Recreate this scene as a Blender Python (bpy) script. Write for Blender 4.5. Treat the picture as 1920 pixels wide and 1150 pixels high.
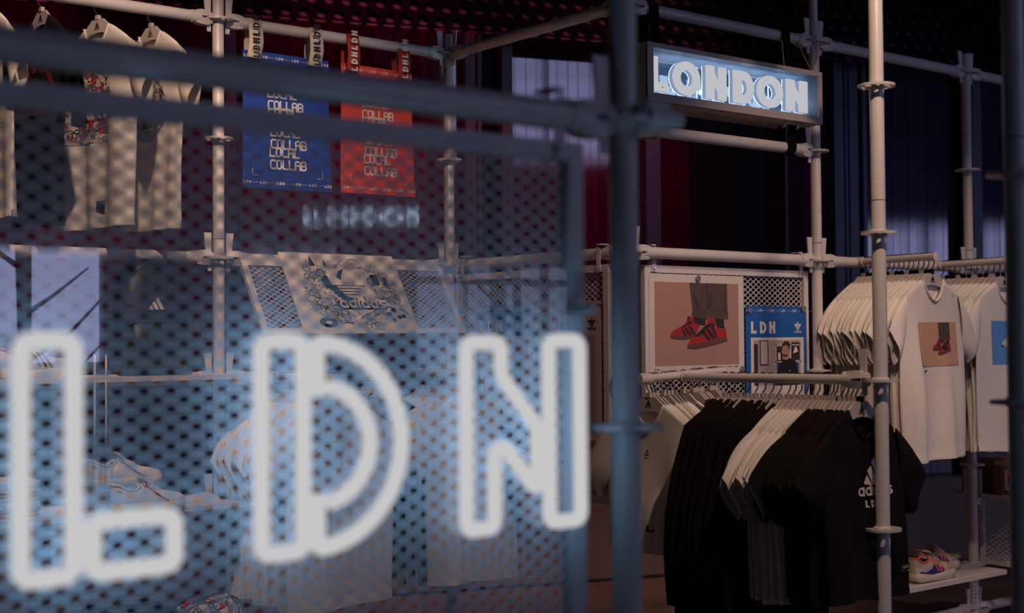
import bpy, bmesh, math, random
from mathutils import Vector, Matrix
from mathutils.geometry import tessellate_polygon
random.seed(7)
for o in list(bpy.data.objects): bpy.data.objects.remove(o)
SC = bpy.context.scene
COL = SC.collection
PI = math.pi

# ------------------------------------------------------------------ camera
CAM = Vector((-3.8392, -4.0577, 1.55))
YAW, PITCH, ROLL, FPX = 0.67429, 0.02567, -0.00788, 2596.83
cd = bpy.data.cameras.new('camera'); cam = bpy.data.objects.new('camera', cd); COL.objects.link(cam)
fw = Vector((math.sin(YAW)*math.cos(PITCH), math.cos(YAW)*math.cos(PITCH), math.sin(PITCH)))
rt = Vector((math.cos(YAW), -math.sin(YAW), 0)); up = rt.cross(fw)
R_ = math.cos(ROLL)*rt + math.sin(ROLL)*up; U_ = -math.sin(ROLL)*rt + math.cos(ROLL)*up
m = Matrix((R_, U_, -fw)).transposed().to_4x4(); m.translation = CAM
cam.matrix_world = m
cd.sensor_fit = 'HORIZONTAL'; cd.sensor_width = 36; cd.lens = FPX/1920*36
cd.clip_start = .05; cd.clip_end = 60
cd.dof.use_dof = True; cd.dof.focus_distance = 5.6; cd.dof.aperture_fstop = 2.35
SC.camera = cam

# ------------------------------------------------------------------ world, exposure, big lights
w = bpy.data.worlds.new('world'); SC.world = w; w.use_nodes = True
w.node_tree.nodes['Background'].inputs[0].default_value = (.035, .03, .045, 1)
w.node_tree.nodes['Background'].inputs[1].default_value = .12
SC.view_settings.view_transform = 'Standard'; SC.view_settings.look = 'None'
SC.view_settings.gamma = 1; SC.view_settings.use_curve_mapping = False
SC.view_settings.exposure = 0

WARM = (1, .675, .515)
# track spotlights under the ceiling: (position, aim, watts, cone degrees)
SPOTS = [((-.75, -2.35, 3.75), (.10, -.75, 1.05), 142, 58),
         ((.55, -1.75, 3.75), (1.15, -.15, 1.35), 74, 60),
         ((1.55, -1.75, 3.75), (1.85, -.25, 1.2), 52, 58),
         ((-2.35, -.55, 3.75), (-1.6, 1.15, 2.2), 150, 50),
         ((-1.35, -.75, 3.75), (-.62, 1.15, 2.1), 100, 42),
         ((-2.75, -.45, 3.75), (-1.68, 1.05, .85), 120, 30),
         ((1.3, .75, 3.75), (2.05, 2.45, .2), 75, 56)]  # unseen spot added to warm the back floor and plinth

# ------------------------------------------------------------------ materials
MATS = {}
def mat(name, col, rough=.6, metal=0, var=.06, scale=30, bump=0, bscale=200, emit=None, estr=0, spec=.5, coat=0):
    if name in MATS: return MATS[name]
    M = bpy.data.materials.new(name); M.use_nodes = True
    nt = M.node_tree; b = nt.nodes['Principled BSDF']
    b.inputs['Roughness'].default_value = rough; b.inputs['Metallic'].default_value = metal
    b.inputs['Specular IOR Level'].default_value = spec
    if coat: b.inputs['Coat Weight'].default_value = coat; b.inputs['Coat Roughness'].default_value = .15
    tc = nt.nodes.new('ShaderNodeTexCoord')
    n = nt.nodes.new('ShaderNodeTexNoise'); n.inputs['Scale'].default_value = scale; n.inputs['Detail'].default_value = 3
    nt.links.new(tc.outputs['Object'], n.inputs['Vector'])
    mx = nt.nodes.new('ShaderNodeMix'); mx.data_type = 'RGBA'
    c = col if len(col) == 4 else (*col, 1)
    mx.inputs[6].default_value = tuple(min(1, v*(1-var)) for v in c[:3]) + (1,)
    mx.inputs[7].default_value = tuple(min(1, v*(1+var)) for v in c[:3]) + (1,)
    nt.links.new(n.outputs['Fac'], mx.inputs[0]); nt.links.new(mx.outputs[2], b.inputs['Base Color'])
    if bump:
        n2 = nt.nodes.new('ShaderNodeTexNoise'); n2.inputs['Scale'].default_value = bscale
        bp = nt.nodes.new('ShaderNodeBump'); bp.inputs['Strength'].default_value = bump; bp.inputs['Distance'].default_value = .004
        nt.links.new(tc.outputs['Object'], n2.inputs['Vector']); nt.links.new(n2.outputs['Fac'], bp.inputs['Height'])
        nt.links.new(bp.outputs['Normal'], b.inputs['Normal'])
    if emit:
        b.inputs['Emission Color'].default_value = (*emit, 1); b.inputs['Emission Strength'].default_value = estr
    MATS[name] = M
    return M
paint = mat('white_powder_coat', (.62, .58, .55), .32, var=.05, scale=12, bump=.03, bscale=60)
paint2 = mat('white_panel_paint', (.66, .62, .59), .45, var=.04)
meshp = mat('expanded_metal_paint', (.68, .64, .61), .42)
steel = mat('bright_steel', (.62, .6, .6), .25, 1, .1)
hookm = mat('dark_hook_steel', (.22, .19, .18), .3, 1, .1)
dark_hole = mat('dark_hole', (.01, .01, .01), .8)
hangm = mat('pale_hanger_board', (.52, .46, .42), .55, var=.12, scale=60)
tabm = mat('size_tab', (.50, .42, .36), .5)
ink = mat('black_ink', (.012, .012, .016), .5)
inkw = mat('white_ink', (.75, .72, .68), .5)
inkred = mat('red_ink', (.55, .03, .03), .5)
cotw = mat('white_cotton', (.74, .69, .63), .9, var=.04, scale=9, bump=.25, bscale=260, spec=.2)
cotw2 = mat('cool_white_cotton', (.76, .74, .68), .9, var=.04, scale=9, bump=.25, bscale=260, spec=.2)
cotk = mat('black_cotton', (.007, .0045, .005), .92, var=.25, scale=9, bump=.3, bscale=260, spec=.2)
fleek = mat('black_fleece', (.007, .0045, .005), .95, var=.3, scale=14, bump=.4, bscale=180, spec=.15)
navy = mat('navy_cotton', (.012, .012, .022), .92, spec=.2)
paper = mat('poster_paper', (.70, .64, .58), .55, var=.02)
blue = mat('poster_blue', (.004, .11, .42), .5, var=.03)
bluec = mat('banner_blue', (.004, .045, .30), .6, var=.06)
redc = mat('banner_red', (.62, .055, .03), .6, var=.06)
magnet = mat('grey_magnet', (.30, .27, .25), .35, .6)
blackstrap = mat('black_webbing', (.004, .004, .005), .9, spec=.1)
wood = mat('dark_shelf', (.2, .19, .18), .5)

def emis(name, col, s):
    if name in MATS: return MATS[name]
    M = bpy.data.materials.new(name); M.use_nodes = True; nt = M.node_tree
    for n in list(nt.nodes): nt.nodes.remove(n)
    o = nt.nodes.new('ShaderNodeOutputMaterial'); e = nt.nodes.new('ShaderNodeEmission')
    e.inputs[0].default_value = (*col, 1); e.inputs[1].default_value = s
    nt.links.new(e.outputs[0], o.inputs[0]); MATS[name] = M
    return M
def glass(name, tint, refl=1.0, rough=.02, diff=0, dcol=(1, 1, 1), ior=1.5):
    """thin clear sheet: see-through with a fresnel mirror coat, optional milky diffuse share"""
    M = bpy.data.materials.new(name); M.use_nodes = True; nt = M.node_tree
    for n in list(nt.nodes): nt.nodes.remove(n)
    o = nt.nodes.new('ShaderNodeOutputMaterial')
    t = nt.nodes.new('ShaderNodeBsdfTransparent'); t.inputs[0].default_value = (*tint, 1)
    g = nt.nodes.new('ShaderNodeBsdfGlossy'); g.inputs['Roughness'].default_value = rough
    f = nt.nodes.new('ShaderNodeFresnel')
    ge = nt.nodes.new('ShaderNodeNewGeometry'); mr = nt.nodes.new('ShaderNodeMapRange')      # thin sheet: same reflectance on both faces
    mr.inputs[3].default_value = ior; mr.inputs[4].default_value = 1/ior
    nt.links.new(ge.outputs['Backfacing'], mr.inputs[0]); nt.links.new(mr.outputs[0], f.inputs[0])
    ml = nt.nodes.new('ShaderNodeMath'); ml.operation = 'MULTIPLY'; ml.inputs[1].default_value = refl; ml.use_clamp = True
    nt.links.new(f.outputs[0], ml.inputs[0])
    base = t
    if diff:
        d = nt.nodes.new('ShaderNodeBsdfDiffuse'); d.inputs[0].default_value = (*dcol, 1)
        m2 = nt.nodes.new('ShaderNodeMixShader'); m2.inputs[0].default_value = diff
        nt.links.new(t.outputs[0], m2.inputs[1]); nt.links.new(d.outputs[0], m2.inputs[2]); base = m2
    mx = nt.nodes.new('ShaderNodeMixShader')
    nt.links.new(ml.outputs[0], mx.inputs[0]); nt.links.new(base.outputs[0], mx.inputs[1]); nt.links.new(g.outputs[0], mx.inputs[2])
    nt.links.new(mx.outputs[0], o.inputs[0]); MATS[name] = M
    return M
neon_white = emis('neon_white', (.575, .565, .575), 1.0)
neon_back = emis('neon_back', (.45, .65, 1.0), 1.2)
box_back = emis('box_letter_back', (.62, .80, 1.0), 8.5)
acrylic = glass('clear_acrylic', (.97, .975, .99), 1.7, 0)
clearblock = glass('clear_block', (.88, .90, .92), 1.6, .03, .25, (.8, .8, .78))

# ------------------------------------------------------------------ mesh helpers
class MB:
    def __init__(s): s.v = []; s.f = []
    def add(s, vs, fs):
        k = len(s.v); s.v += [tuple(x) for x in vs]; s.f += [tuple(i+k for i in f) for f in fs]; return s
    def box(s, c, d, rz=0, rot=None):
        c = Vector(c); vs = []
        M = rot if rot else Matrix.Rotation(rz, 3, 'Z')
        for x in (-1, 1):
            for y in (-1, 1):
                for z in (-1, 1): vs.append(c + M @ Vector((x*d[0]/2, y*d[1]/2, z*d[2]/2)))
        return s.add(vs, [(0, 1, 3, 2), (4, 6, 7, 5), (0, 4, 5, 1), (2, 3, 7, 6), (0, 2, 6, 4), (1, 5, 7, 3)])
    def tube(s, pts, r, seg=16, closed=False, caps=True, sx=1, sz=1):
        pts = [Vector(p) for p in pts]; n = len(pts); rr = r if isinstance(r, (list, tuple)) else [r]*n
        rings = []; prev = None
        for i, p in enumerate(pts):
            if closed: t = (pts[(i+1) % n]-pts[i-1])
            else: t = pts[min(i+1, n-1)]-pts[max(i-1, 0)]
            t.normalize()
            if prev is None:
                a = Vector((0, 0, 1)) if abs(t.z) < .9 else Vector((1, 0, 0))
                u = a.cross(t).normalized()
            else:
                u = (prev - t*prev.dot(t))
                u = u.normalized() if u.length > 1e-6 else t.orthogonal().normalized()
            prev = u; vv = t.cross(u)
            rings.append([p + (u*math.cos(2*PI*k/seg)*sx + vv*math.sin(2*PI*k/seg)*sz)*rr[i] for k in range(seg)])
        vs = [x for r_ in rings for x in r_]; fs = []
        for i in range(n if closed else n-1):
            a, b = i*seg, ((i+1) % n)*seg
            for k in range(seg): fs.append((a+k, a+(k+1) % seg, b+(k+1) % seg, b+k))
        if caps and not closed:
            fs.append(tuple(range(seg))[::-1]); fs.append(tuple((n-1)*seg+k for k in range(seg)))
        return s.add(vs, fs)
    def lathe(s, c, prof, seg=20, axis='Z'):
        vs = []; fs = []; n = len(prof)
        for k in range(seg):
            a = 2*PI*k/seg
            for (r, z) in prof:
                p = Vector((r*math.cos(a), r*math.sin(a), z))
                if axis == 'Y': p = Vector((p.x, p.z, p.y))
                if axis == 'X': p = Vector((p.z, p.x, p.y))
                vs.append(Vector(c)+p)
        for k in range(seg):
            for i in range(n-1):
                a, b = k*n, ((k+1) % seg)*n; fs.append((a+i, b+i, b+i+1, a+i+1))
        fs.append(tuple(k*n for k in range(seg))[::-1]); fs.append(tuple(k*n+n-1 for k in range(seg)))
        return s.add(vs, fs)
    def plate(s, outer, holes=(), t=.01, fr=None):
        """polygon with holes in the local XZ plane, thickness t along Y (front at -t/2); fr maps (x,y,z)"""
        fr = fr or (lambda x, y, z: (x, y, z))
        loops = [outer]+list(holes)
        tri = tessellate_polygon([[Vector((x, z, 0)) for x, z in l] for l in loops])
        flat = [q for l in loops for q in l]; N = len(flat)
        vs = [fr(x, -t/2, z) for x, z in flat]
        fs = [tuple(q) for q in tri]
        if t > 0:
            vs += [fr(x, t/2, z) for x, z in flat]; fs += [tuple(i+N for i in reversed(q)) for q in tri]
            k = 0
            for l in loops:
                L = len(l)
                for i in range(L): fs.append((k+i, k+(i+1) % L, N+k+(i+1) % L, N+k+i))
                k += L
        return s.add(vs, fs)
    def ribbon(s, pts, wd, fr, closed=False):
        """flat stroke of width wd along 2D points, mapped by fr(x,z)"""
        P = [Vector(p) for p in pts]; n = len(P); L = []
        for i in range(n):
            if closed: t = P[(i+1) % n]-P[i-1]
            else: t = P[min(i+1, n-1)]-P[max(i-1, 0)]
            if t.length < 1e-9: t = Vector((1, 0))
            t.normalize(); nn = Vector((-t.y, t.x))*wd/2
            L += [P[i]+nn, P[i]-nn]
        vs = [fr(p.x, p.y) for p in L]; fs = []
        for i in range(n if closed else n-1):
            a = 2*i; b = 2*((i+1) % n); fs.append((a, a+1, b+1, b))
        return s.add(vs, fs)
    def poly(s, pts, fr):
        tri = tessellate_polygon([[Vector((x, z, 0)) for x, z in pts]])
        return s.add([fr(x, z) for x, z in pts], [tuple(q) for q in tri])
    def data(s, name, material, smooth=False, merge=0, recalc=True):
        me = bpy.data.meshes.new(name); me.from_pydata(s.v, [], s.f); me.update()
        if merge or recalc:
            bm = bmesh.new(); bm.from_mesh(me)
            if merge: bmesh.ops.remove_doubles(bm, verts=bm.verts, dist=merge)
            if recalc: bmesh.ops.recalc_face_normals(bm, faces=bm.faces)
            bm.to_mesh(me); bm.free()
        if material: me.materials.append(material)
        if smooth:
            me.shade_smooth()
            if smooth is not True: me.set_sharp_from_angle(angle=math.radians(smooth))
        return me
    def obj(s, name, material, parent=None, smooth=False, merge=0, recalc=True):
        return link(name, s.data(name, material, smooth, merge, recalc), parent)
def link(name, me, parent=None, mx=None):
    o = bpy.data.objects.new(name, me); COL.objects.link(o)
    if parent: o.parent = parent
    if mx is not None: o.matrix_local = mx
    return o
def tag(o, label=None, cat=None, group=None, kind=None):
    if label: o['label'] = label
    if cat: o['category'] = cat
    if group: o['group'] = group
    if kind: o['kind'] = kind
    return o
def empty(name, label, cat, loc=(0, 0, 0), rz=0, group=None, rx=0):
    o = bpy.data.objects.new(name, None); COL.objects.link(o); o.empty_display_size = .05
    o.location = loc; o.rotation_euler = (rx, 0, rz)
    return tag(o, label, cat, group)
def arc(cx, cz, rx, rz, a0, a1, n):
    return [(cx+rx*math.cos(math.radians(a0+(a1-a0)*i/n)), cz+rz*math.sin(math.radians(a0+(a1-a0)*i/n))) for i in range(n+1)]
def flat(y=0): return lambda x, z: (x, y, z)
def area(name, loc, target, sx, sy, power, col, parent=None):
    l = bpy.data.lights.new(name, 'AREA'); l.shape = 'RECTANGLE'; l.size = sx; l.size_y = sy; l.energy = power; l.color = col
    o = bpy.data.objects.new(name, l); COL.objects.link(o); o.location = loc
    o.rotation_euler = (Vector(target)-Vector(loc)).to_track_quat('-Z', 'Y').to_euler()
    if parent: o.parent = parent
    return o
ORD = ['first', 'second', 'third', 'fourth', 'fifth', 'sixth', 'seventh', 'eighth', 'ninth', 'tenth', 'eleventh', 'twelfth', 'thirteenth', 'fourteenth', 'fifteenth', 'sixteenth']

# ------------------------------------------------------------------ marks and lettering (2D strokes and polygons)
def adidas_strokes(h):
    """lower-case word: list of (polyline, closed); x-height h, returns strokes and total width"""
    r = h/2; out = []; x = 0; st = h*.24; q = r-st/2
    def bowl(cx): out.append((arc(cx, r, q, q, 0, 360, 18)[:-1], True))
    for ch in 'adidas':
        if ch in 'ad':
            bowl(x+r); out.append(([(x+2*r-st/2, 0), (x+2*r-st/2, h if ch == 'a' else h*1.55)], False)); x += 2*r+h*.16
        elif ch == 'i':
            out.append(([(x+st/2, 0), (x+st/2, h)], False)); out.append(([(x+st/2, h*1.2), (x+st/2, h*1.45)], False)); x += st+h*.16
        else:
            k = r-st/2
            p = arc(x+r*.8, h-st/2-k*.5, k*.8, k*.5, 20, 270, 8)+arc(x+r*.8, st/2+k*.5, k*.8, k*.5, 90, -160, 8)
            out.append((p, False)); x += 1.6*r
    return out, x, st
def word_adidas(mb, cx, z, h, fr, k=1):
    s, wd, st = adidas_strokes(h)
    for p, cl in s: mb.ribbon([(cx+(x-wd/2)*k, z+zz) for x, zz in p], st, fr, cl)
def trefoil_polys(S):
    """three leaves over three bars, about S wide"""
    def leaf(ang):
        p = []
        for i in range(15):
            t = i/14; wv = .225*math.sin(PI*t**.85)
            p.append((wv, .05+.95*t))
        for i in range(13, 0, -1):
            t = i/14; p.append((-.225*math.sin(PI*t**.85), .05+.95*t))
        c, s = math.cos(ang), math.sin(ang)
        return [(c*x+s*z, -s*x+c*z) for x, z in p]
    out = []
    def clip(p, z0):
        q = []
        for i in range(len(p)):
            a, b = p[i-1], p[i]
            if (a[1] >= z0) != (b[1] >= z0):
                t = (z0-a[1])/(b[1]-a[1]); q.append((a[0]+t*(b[0]-a[0]), z0))
            if b[1] >= z0: q.append(b)
        return q
    for a in (0, math.radians(43), math.radians(-43)):
        c = clip(leaf(a), .36)
        if len(c) > 2: out.append(c)
    for k, (z, hw) in enumerate(((.26, .47), (.15, .41), (.04, .33))):
        out.append([(-hw, z+.07), (hw, z+.07), (hw-.05, z), (-hw+.05, z)])
    out.append([(-.25, 0), (.25, 0), (.12, -.09), (-.12, -.09)])
    return [[(x*S*.62, z*S*.62) for x, z in p] for p in out]
def bars_polys(S):
    """three slanted bars rising to the right, base S wide"""
    o = []
    for b, h0, h1 in ((.0, .17, .30), (.36, .42, .55), (.72, .67, .80)):
        o.append([(b*.98, 0), (b*.98+.27, 0), (b+.27-h1*.55, h1), (b-.0-h0*.55 if b else b-.07, h0 if b else .06)])
    return [[((x-.45)*S, z*S) for x, z in p] for p in o]
def ldn_polys(h):
    """stencil capitals L D N, height h; list of polygons starting at x=0, and the width"""
    b = .24*h; P = []
    P.append([(0, 0), (b, 0), (b, h), (0, h)]); P.append([(b*1.06, 0), (b*2.4, 0), (b*2.4, b), (b*1.06, b)])
    x = .95*h
    P.append([(x, 0), (x+b, 0), (x+b, h), (x, h)])
    P.append([(x+b*1.12, 0)]+arc(x+b*1.12, h/2, h*.42, h/2, -90, 90, 10)[1:-1]+[(x+b*1.12, h)]+[(x+b*1.12, h*.76)]+arc(x+b*1.12, h/2, h*.2, h*.26, 90, -90, 8)[1:-1]+[(x+b*1.12, h*.24)])
    x = 1.95*h
    P.append([(x, 0), (x+b, 0), (x+b, h*.45), (x+b*1.6, h*.3), (x+b*1.6, h*.62), (x+b, h*.78), (x+b, h), (x, h)])
    P.append([(x+b*1.7, 0), (x+b*2.7, 0), (x+b*2.7, h), (x+b*1.7, h)])
    return P, x+b*2.7
def put_polys(mb, polys, fr, dx=0, dz=0, sc=1):
    for p in polys: mb.poly([(dx+x*sc, dz+z*sc) for x, z in p], fr)
_tcache = {}
def text_geo(body, size):
    k = (body,)
    if k not in _tcache:
        c = bpy.data.curves.new('t', 'FONT'); c.body = body; c.align_x = 'CENTER'; c.resolution_u = 3
        o = bpy.data.objects.new('t', c); COL.objects.link(o)
        dg = bpy.context.evaluated_depsgraph_get(); ev = o.evaluated_get(dg); me = ev.to_mesh()
        _tcache[k] = ([(v.co.x, v.co.y) for v in me.vertices], [tuple(p.vertices) for p in me.polygons])
        ev.to_mesh_clear(); bpy.data.objects.remove(o); bpy.data.curves.remove(c)
    return _tcache[k]
def put_text(mb, body, size, cx, z, fr, sx=1):
    v, f = text_geo(body, size); mb.add([fr(cx+x*size*sx, z+y*size) for x, y in v], f)
PIX = {'L': ['1....', '1....', '1....', '1....', '1....', '1....', '11111'], 'O': ['.111.', '1...1', '1...1', '1...1', '1...1', '1...1', '.111.'],
       'C': ['.1111', '1....', '1....', '1....', '1....', '1....', '.1111'], 'A': ['.111.', '1...1', '1...1', '11111', '1...1', '1...1', '1...1'],
       'B': ['1111.', '1...1', '1...1', '1111.', '1...1', '1...1', '1111.']}
def put_pixels(mb, word, x0, z0, px, pz, fr):
    x = x0
    for ch in word:
        for r, row in enumerate(PIX[ch]):
            for c, b in enumerate(row):
                if b == '1':
                    X, Z = x+c*px, z0+(6-r)*pz
                    mb.poly([(X, Z), (X+px*1.3, Z), (X+px*1.3, Z+pz*1.25), (X, Z+pz*1.25)], fr)
        x += 5.6*px

# ------------------------------------------------------------------ the room
def slab(name, c, d, material, rz=0, parent=None):
    o = MB().box((0, 0, 0), d).obj(name, material, parent); o.location = c; o.rotation_euler = (0, 0, rz)
    return o
floor_m = mat('worn_concrete_floor', (.16, .115, .085), .55, var=.25, scale=5, bump=.2, bscale=25)
tag(slab('floor', (0, -2, -.05), (24, 18, .1), floor_m), kind='structure')
ceil_m = mat('black_ceiling', (.006, .004, .006), .8)
tag(slab('ceiling', (0, -2, 6.75), (24, 18, .1), ceil_m), kind='structure')
dkwall = mat('dark_side_wall', (.03, .025, .03), .7)
tag(slab('wall_left', (-6.2, -2, 3.3), (.1, 14, 6.8), dkwall), kind='structure')
tag(slab('wall_right', (10.6, -3.5, 3.3), (.1, 12, 6.8), dkwall), kind='structure')

# back wall: its own frame, u along the wall, v towards the room (negative = nearer the camera)
WN = Vector((.31730, .94832, 0)); WT = Vector((.94832, -.31730, 0)); WD = 3.285
WRZ = math.atan2(WT.y, WT.x)
def wp(u, v, z): return WT*u + WN*(WD+v) + Vector((0, 0, z))
backm = mat('black_wall_core', (.008, .006, .008), .7)
wall = tag(slab('wall_back', wp(2.2, .16, 3.3), (14.5, .2, 6.8), backm, WRZ), kind='structure')
def ribbed(name, col, rough=.05, bands=260, emit=0):
    """twin-wall sheet: glossy plastic with fine horizontal flutes"""
    M = bpy.data.materials.new(name); M.use_nodes = True; nt = M.node_tree; b = nt.nodes['Principled BSDF']
    tc = nt.nodes.new('ShaderNodeTexCoord'); sep = nt.nodes.new('ShaderNodeSeparateXYZ')
    nt.links.new(tc.outputs['Object'], sep.inputs[0])
    mu = nt.nodes.new('ShaderNodeMath'); mu.operation = 'MULTIPLY'; mu.inputs[1].default_value = bands*2
    si = nt.nodes.new('ShaderNodeMath'); si.operation = 'SINE'
    nt.links.new(sep.outputs['Z'], mu.inputs[0]); nt.links.new(mu.outputs[0], si.inputs[0])
    mr = nt.nodes.new('ShaderNodeMapRange'); mr.inputs[1].default_value = -1; mr.inputs[2].default_value = 1; nt.links.new(si.outputs[0], mr.inputs[0])
    mx = nt.nodes.new('ShaderNodeMix'); mx.data_type = 'RGBA'
    mx.inputs[6].default_value = (*[c*.45 for c in col], 1); mx.inputs[7].default_value = (*[c*1.35 for c in col], 1)
    nt.links.new(mr.outputs[0], mx.inputs[0]); nt.links.new(mx.outputs[2], b.inputs['Base Color'])
    bp = nt.nodes.new('ShaderNodeBump'); bp.inputs['Strength'].default_value = .012; bp.inputs['Distance'].default_value = .001
    nt.links.new(si.outputs[0], bp.inputs['Height']); nt.links.new(bp.outputs[0], b.inputs['Normal'])
    b.inputs['Roughness'].default_value = rough; b.inputs['Specular IOR Level'].default_value = 1.0 if rough < .3 else .08
    MATS[name] = M; return M
poly_mar = [ribbed('maroon_sheet', (.085, .008, .022)), ribbed('deep_maroon_sheet', (.055, .005, .018)), ribbed('wine_sheet', (.070, .012, .035))]
poly_vio = [ribbed('violet_sheet', (.05, .04, .075), .06), ribbed('dusk_violet_sheet', (.04, .035, .07), .06)]
poly_blk = [ribbed('black_sheet', (.010, .003, .006), .45)]
poly_pur = [ribbed('purple_sheet', (.05, .010, .030), .06)]
grey_mull = mat('grey_mullion', (.055, .050, .058), .45)
blue_mull = mat('blue_grey_mullion', (.045, .055, .085), .4)
MULL = [(-1.12, -1.055, grey_mull), (.383, .45, grey_mull), (.465, .49, grey_mull), (.63, .70, grey_mull), (1.64, 1.745, grey_mull),
        (2.70, 2.715, grey_mull), (3.096, 3.17, blue_mull), (3.185, 3.205, blue_mull), (3.22, 3.29, blue_mull), (3.33, 3.36, blue_mull),
        (4.19, 4.25, backm), (4.27, 4.35, blue_mull), (-2.55, -2.45, grey_mull)]
ZB, ZT = .56, 3.48
for i, (a, b, mm) in enumerate(MULL):
    o = MB().box((0, 0, (ZB+ZT)/2+.3), (b-a, .09, ZT-ZB+.6)).obj('mullion', mm, wall)
    o.parent = None; o.location = wp((a+b)/2, -.02, 0); o.rotation_euler = (0, 0, WRZ)
    M = o.matrix_basis.copy(); o.parent = wall; o.matrix_parent_inverse = wall.matrix_basis.inverted()
rng = random.Random(3)
pitches = [.072, .085, .06, .078]
u = -3.3; k = 0
pan_cache = {}
while u < 5.6:
    wd = pitches[k % 4]; c = u+wd/2
    if any(a-.002 < c < b+.002 for a, b, _ in MULL if b-a > .05): u += wd; k += 1; continue
    if c < -1.1: ms = poly_mar
    elif c < .383: ms = poly_mar
    elif c < .69: ms = poly_blk
    elif c < 1.64: ms = poly_mar
    elif c < 2.02: ms = poly_mar[1:2]
    elif c < 2.7: ms = poly_blk
    elif c < 3.1: ms = poly_pur
    elif c < 3.36: ms = poly_blk
    else: ms = poly_vio
    mm = ms[rng.randrange(len(ms))]
    key = (wd, mm.name)
    if key not in pan_cache: pan_cache[key] = MB().box((0, 0, 0), (wd-.004, .02, ZT-ZB+.5)).data('panel', mm)
    o = link('panel', pan_cache[key]); o.location = wp(c, .045+rng.uniform(-.0015, .0015), (ZB+ZT)/2+.25)
    o.rotation_euler = (0, 0, WRZ+rng.uniform(-.006, .006)); o.parent = wall; o.matrix_parent_inverse = wall.matrix_basis.inverted()
    u += wd; k += 1
plinth_m = mat('brown_concrete_plinth', (.21, .145, .105), .6, var=.2, scale=4, bump=.2, bscale=20)
pl = tag(slab('trim_1', wp(1.2, -.03, ZB/2), (10.5, .16, ZB), plinth_m, WRZ), kind='structure')
tag(slab('trim_2', wp(1.2, -.115, .004), (10.5, .012, .03), backm, WRZ), kind='structure')
# perforated black soffit above the sheets
sof = MB(); nx, nz, cs = 100, 8, .105
for i in range(nx):
    for j in range(nz):
        x0 = i*cs-(.5*cs if j % 2 else 0); z0 = j*cs*.9; hole = arc(x0+cs/2, z0+cs*.45, .034, .034, 0, 360, 10)[:-1]
        sof.plate([(x0, z0), (x0+cs, z0), (x0+cs, z0+cs*.9), (x0, z0+cs*.9)], [hole[::-1]], 0)
sb = MB().box((nx*cs/2, .03, nz*cs*.45), (nx*cs, .004, nz*cs*.9)).obj('soffit_light_block', ceil_m)  # black plate added behind the holes to block the magenta light
so = sof.obj('soffit', mat('purple_black_perforated_steel', (.0025, .0016, .0025), .9, spec=0)); so['kind'] = 'stuff'
so.location = wp(-4.0, -.30, 3.47); so.rotation_euler = (math.radians(-14), 0, WRZ)
sb.location = so.location; sb.rotation_euler = so.rotation_euler; sb.parent = wall; sb.matrix_parent_inverse = wall.matrix_basis.inverted()
so.parent = wall; so.matrix_parent_inverse = wall.matrix_basis.inverted()
# unseen area lights added to tint the wall; strips hidden behind the soffit
for uu, pw, cl_ in ((-2.2, 26, (1, .10, .26)), (-.3, 26, (1, .10, .26)), (1.3, 14, (1, .12, .32)), (3.4, 3, (.45, .28, 1))):
    area('magenta_wash', wp(uu, -.80, 4.3), wp(uu, .1, 2.5), 1.2, .25, pw*.30, cl_).data.spread = math.radians(62)
for uu in (-2.9, -.4):
    area('magenta_strip', wp(uu, -.18, 3.60), wp(uu, -.02, 2.2), 1.8, .04, 1.0, (1, .05, .28))

# shop front behind the camera: daylight panes between dark mullions
wf = tag(slab('wall_front', (1, -9.05, 3.3), (22, .1, 6.8), dkwall), kind='structure')
wn = 0
PANES = [(7.0, 8.2, .5, 3.25, 1), (8.35, 9.6, .5, 3.25, 1), (1.2, 2.5, 4.3, 6.3, 1), (2.6, 3.9, 4.3, 6.3, 1),  # panes set where acrylic and wall mirror them; upper ones added for that
         (-1.75, -.55, 1.45, 2.9, 0), (1.75, 2.45, 1.35, 2.3, 2), (2.55, 3.2, 1.35, 2.3, 2)]
panes_m = [emis('daylight_pane', (.62, .68, 1.15), 2.4), emis('dusk_pane', (.50, .52, 1.0), 3.0), emis('dim_pane', (.42, .50, .85), .75)]  # window glow at strengths tuned for each reflection
frame_m = mat('dark_window_frame', (.02, .02, .025), .4)
for (a, b, z0, z1, pm) in PANES:
    wn += 1
    W_ = MB(); cx, cz = (a+b)/2, (z0+z1)/2
    W_.plate([(a-.05, z0-.05), (b+.05, z0-.05), (b+.05, z1+.05), (a-.05, z1+.05)], [[(a, z0), (a, z1), (b, z1), (b, z0)]], .08)
    W_.box((cx, 0, z0+(z1-z0)*.68), (b-a, .06, .05)).box((a+(b-a)*.62, 0, cz), (.05, .06, z1-z0))
    o = tag(W_.obj('window_%d' % wn, frame_m), kind='structure'); o.location = (0, -8.95, 0)
    p = MB().box((cx, -.03, cz), (b-a, .01, z1-z0)).obj('pane', panes_m[pm], o)
# street silhouettes in front of the glass: bare trees without pots, seen only mirrored
rb = random.Random(11)
for i, tx in enumerate((-1.15, 2.4)):
    T = MB(); T.tube([(0, 0, 0), (.03, 0, 1.2), (-.02, 0, 2.4), (.05, 0, 3.4)], [.05, .04, .028, .012], 8)
    for j in range(9):
        z = .9+j*.27; s = rb.choice((-1, 1)); L = rb.uniform(.3, .7)
        T.tube([(0, 0, z), (s*L*.5, rb.uniform(-.05, .05), z+L*.35), (s*L, rb.uniform(-.1, .1), z+L*.8)], [.018, .011, .005], 6)
    o = T.obj('bare_tree', mat('dark_bark', (.02, .018, .02), .9), None, True)
    o.location = (tx, -8.6, 0)
    tag(o, ('slim bare tree mirrored in the acrylic sheet above neon L', 'slim bare tree mirrored in the acrylic sheet above neon N')[i], 'tree')

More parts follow.
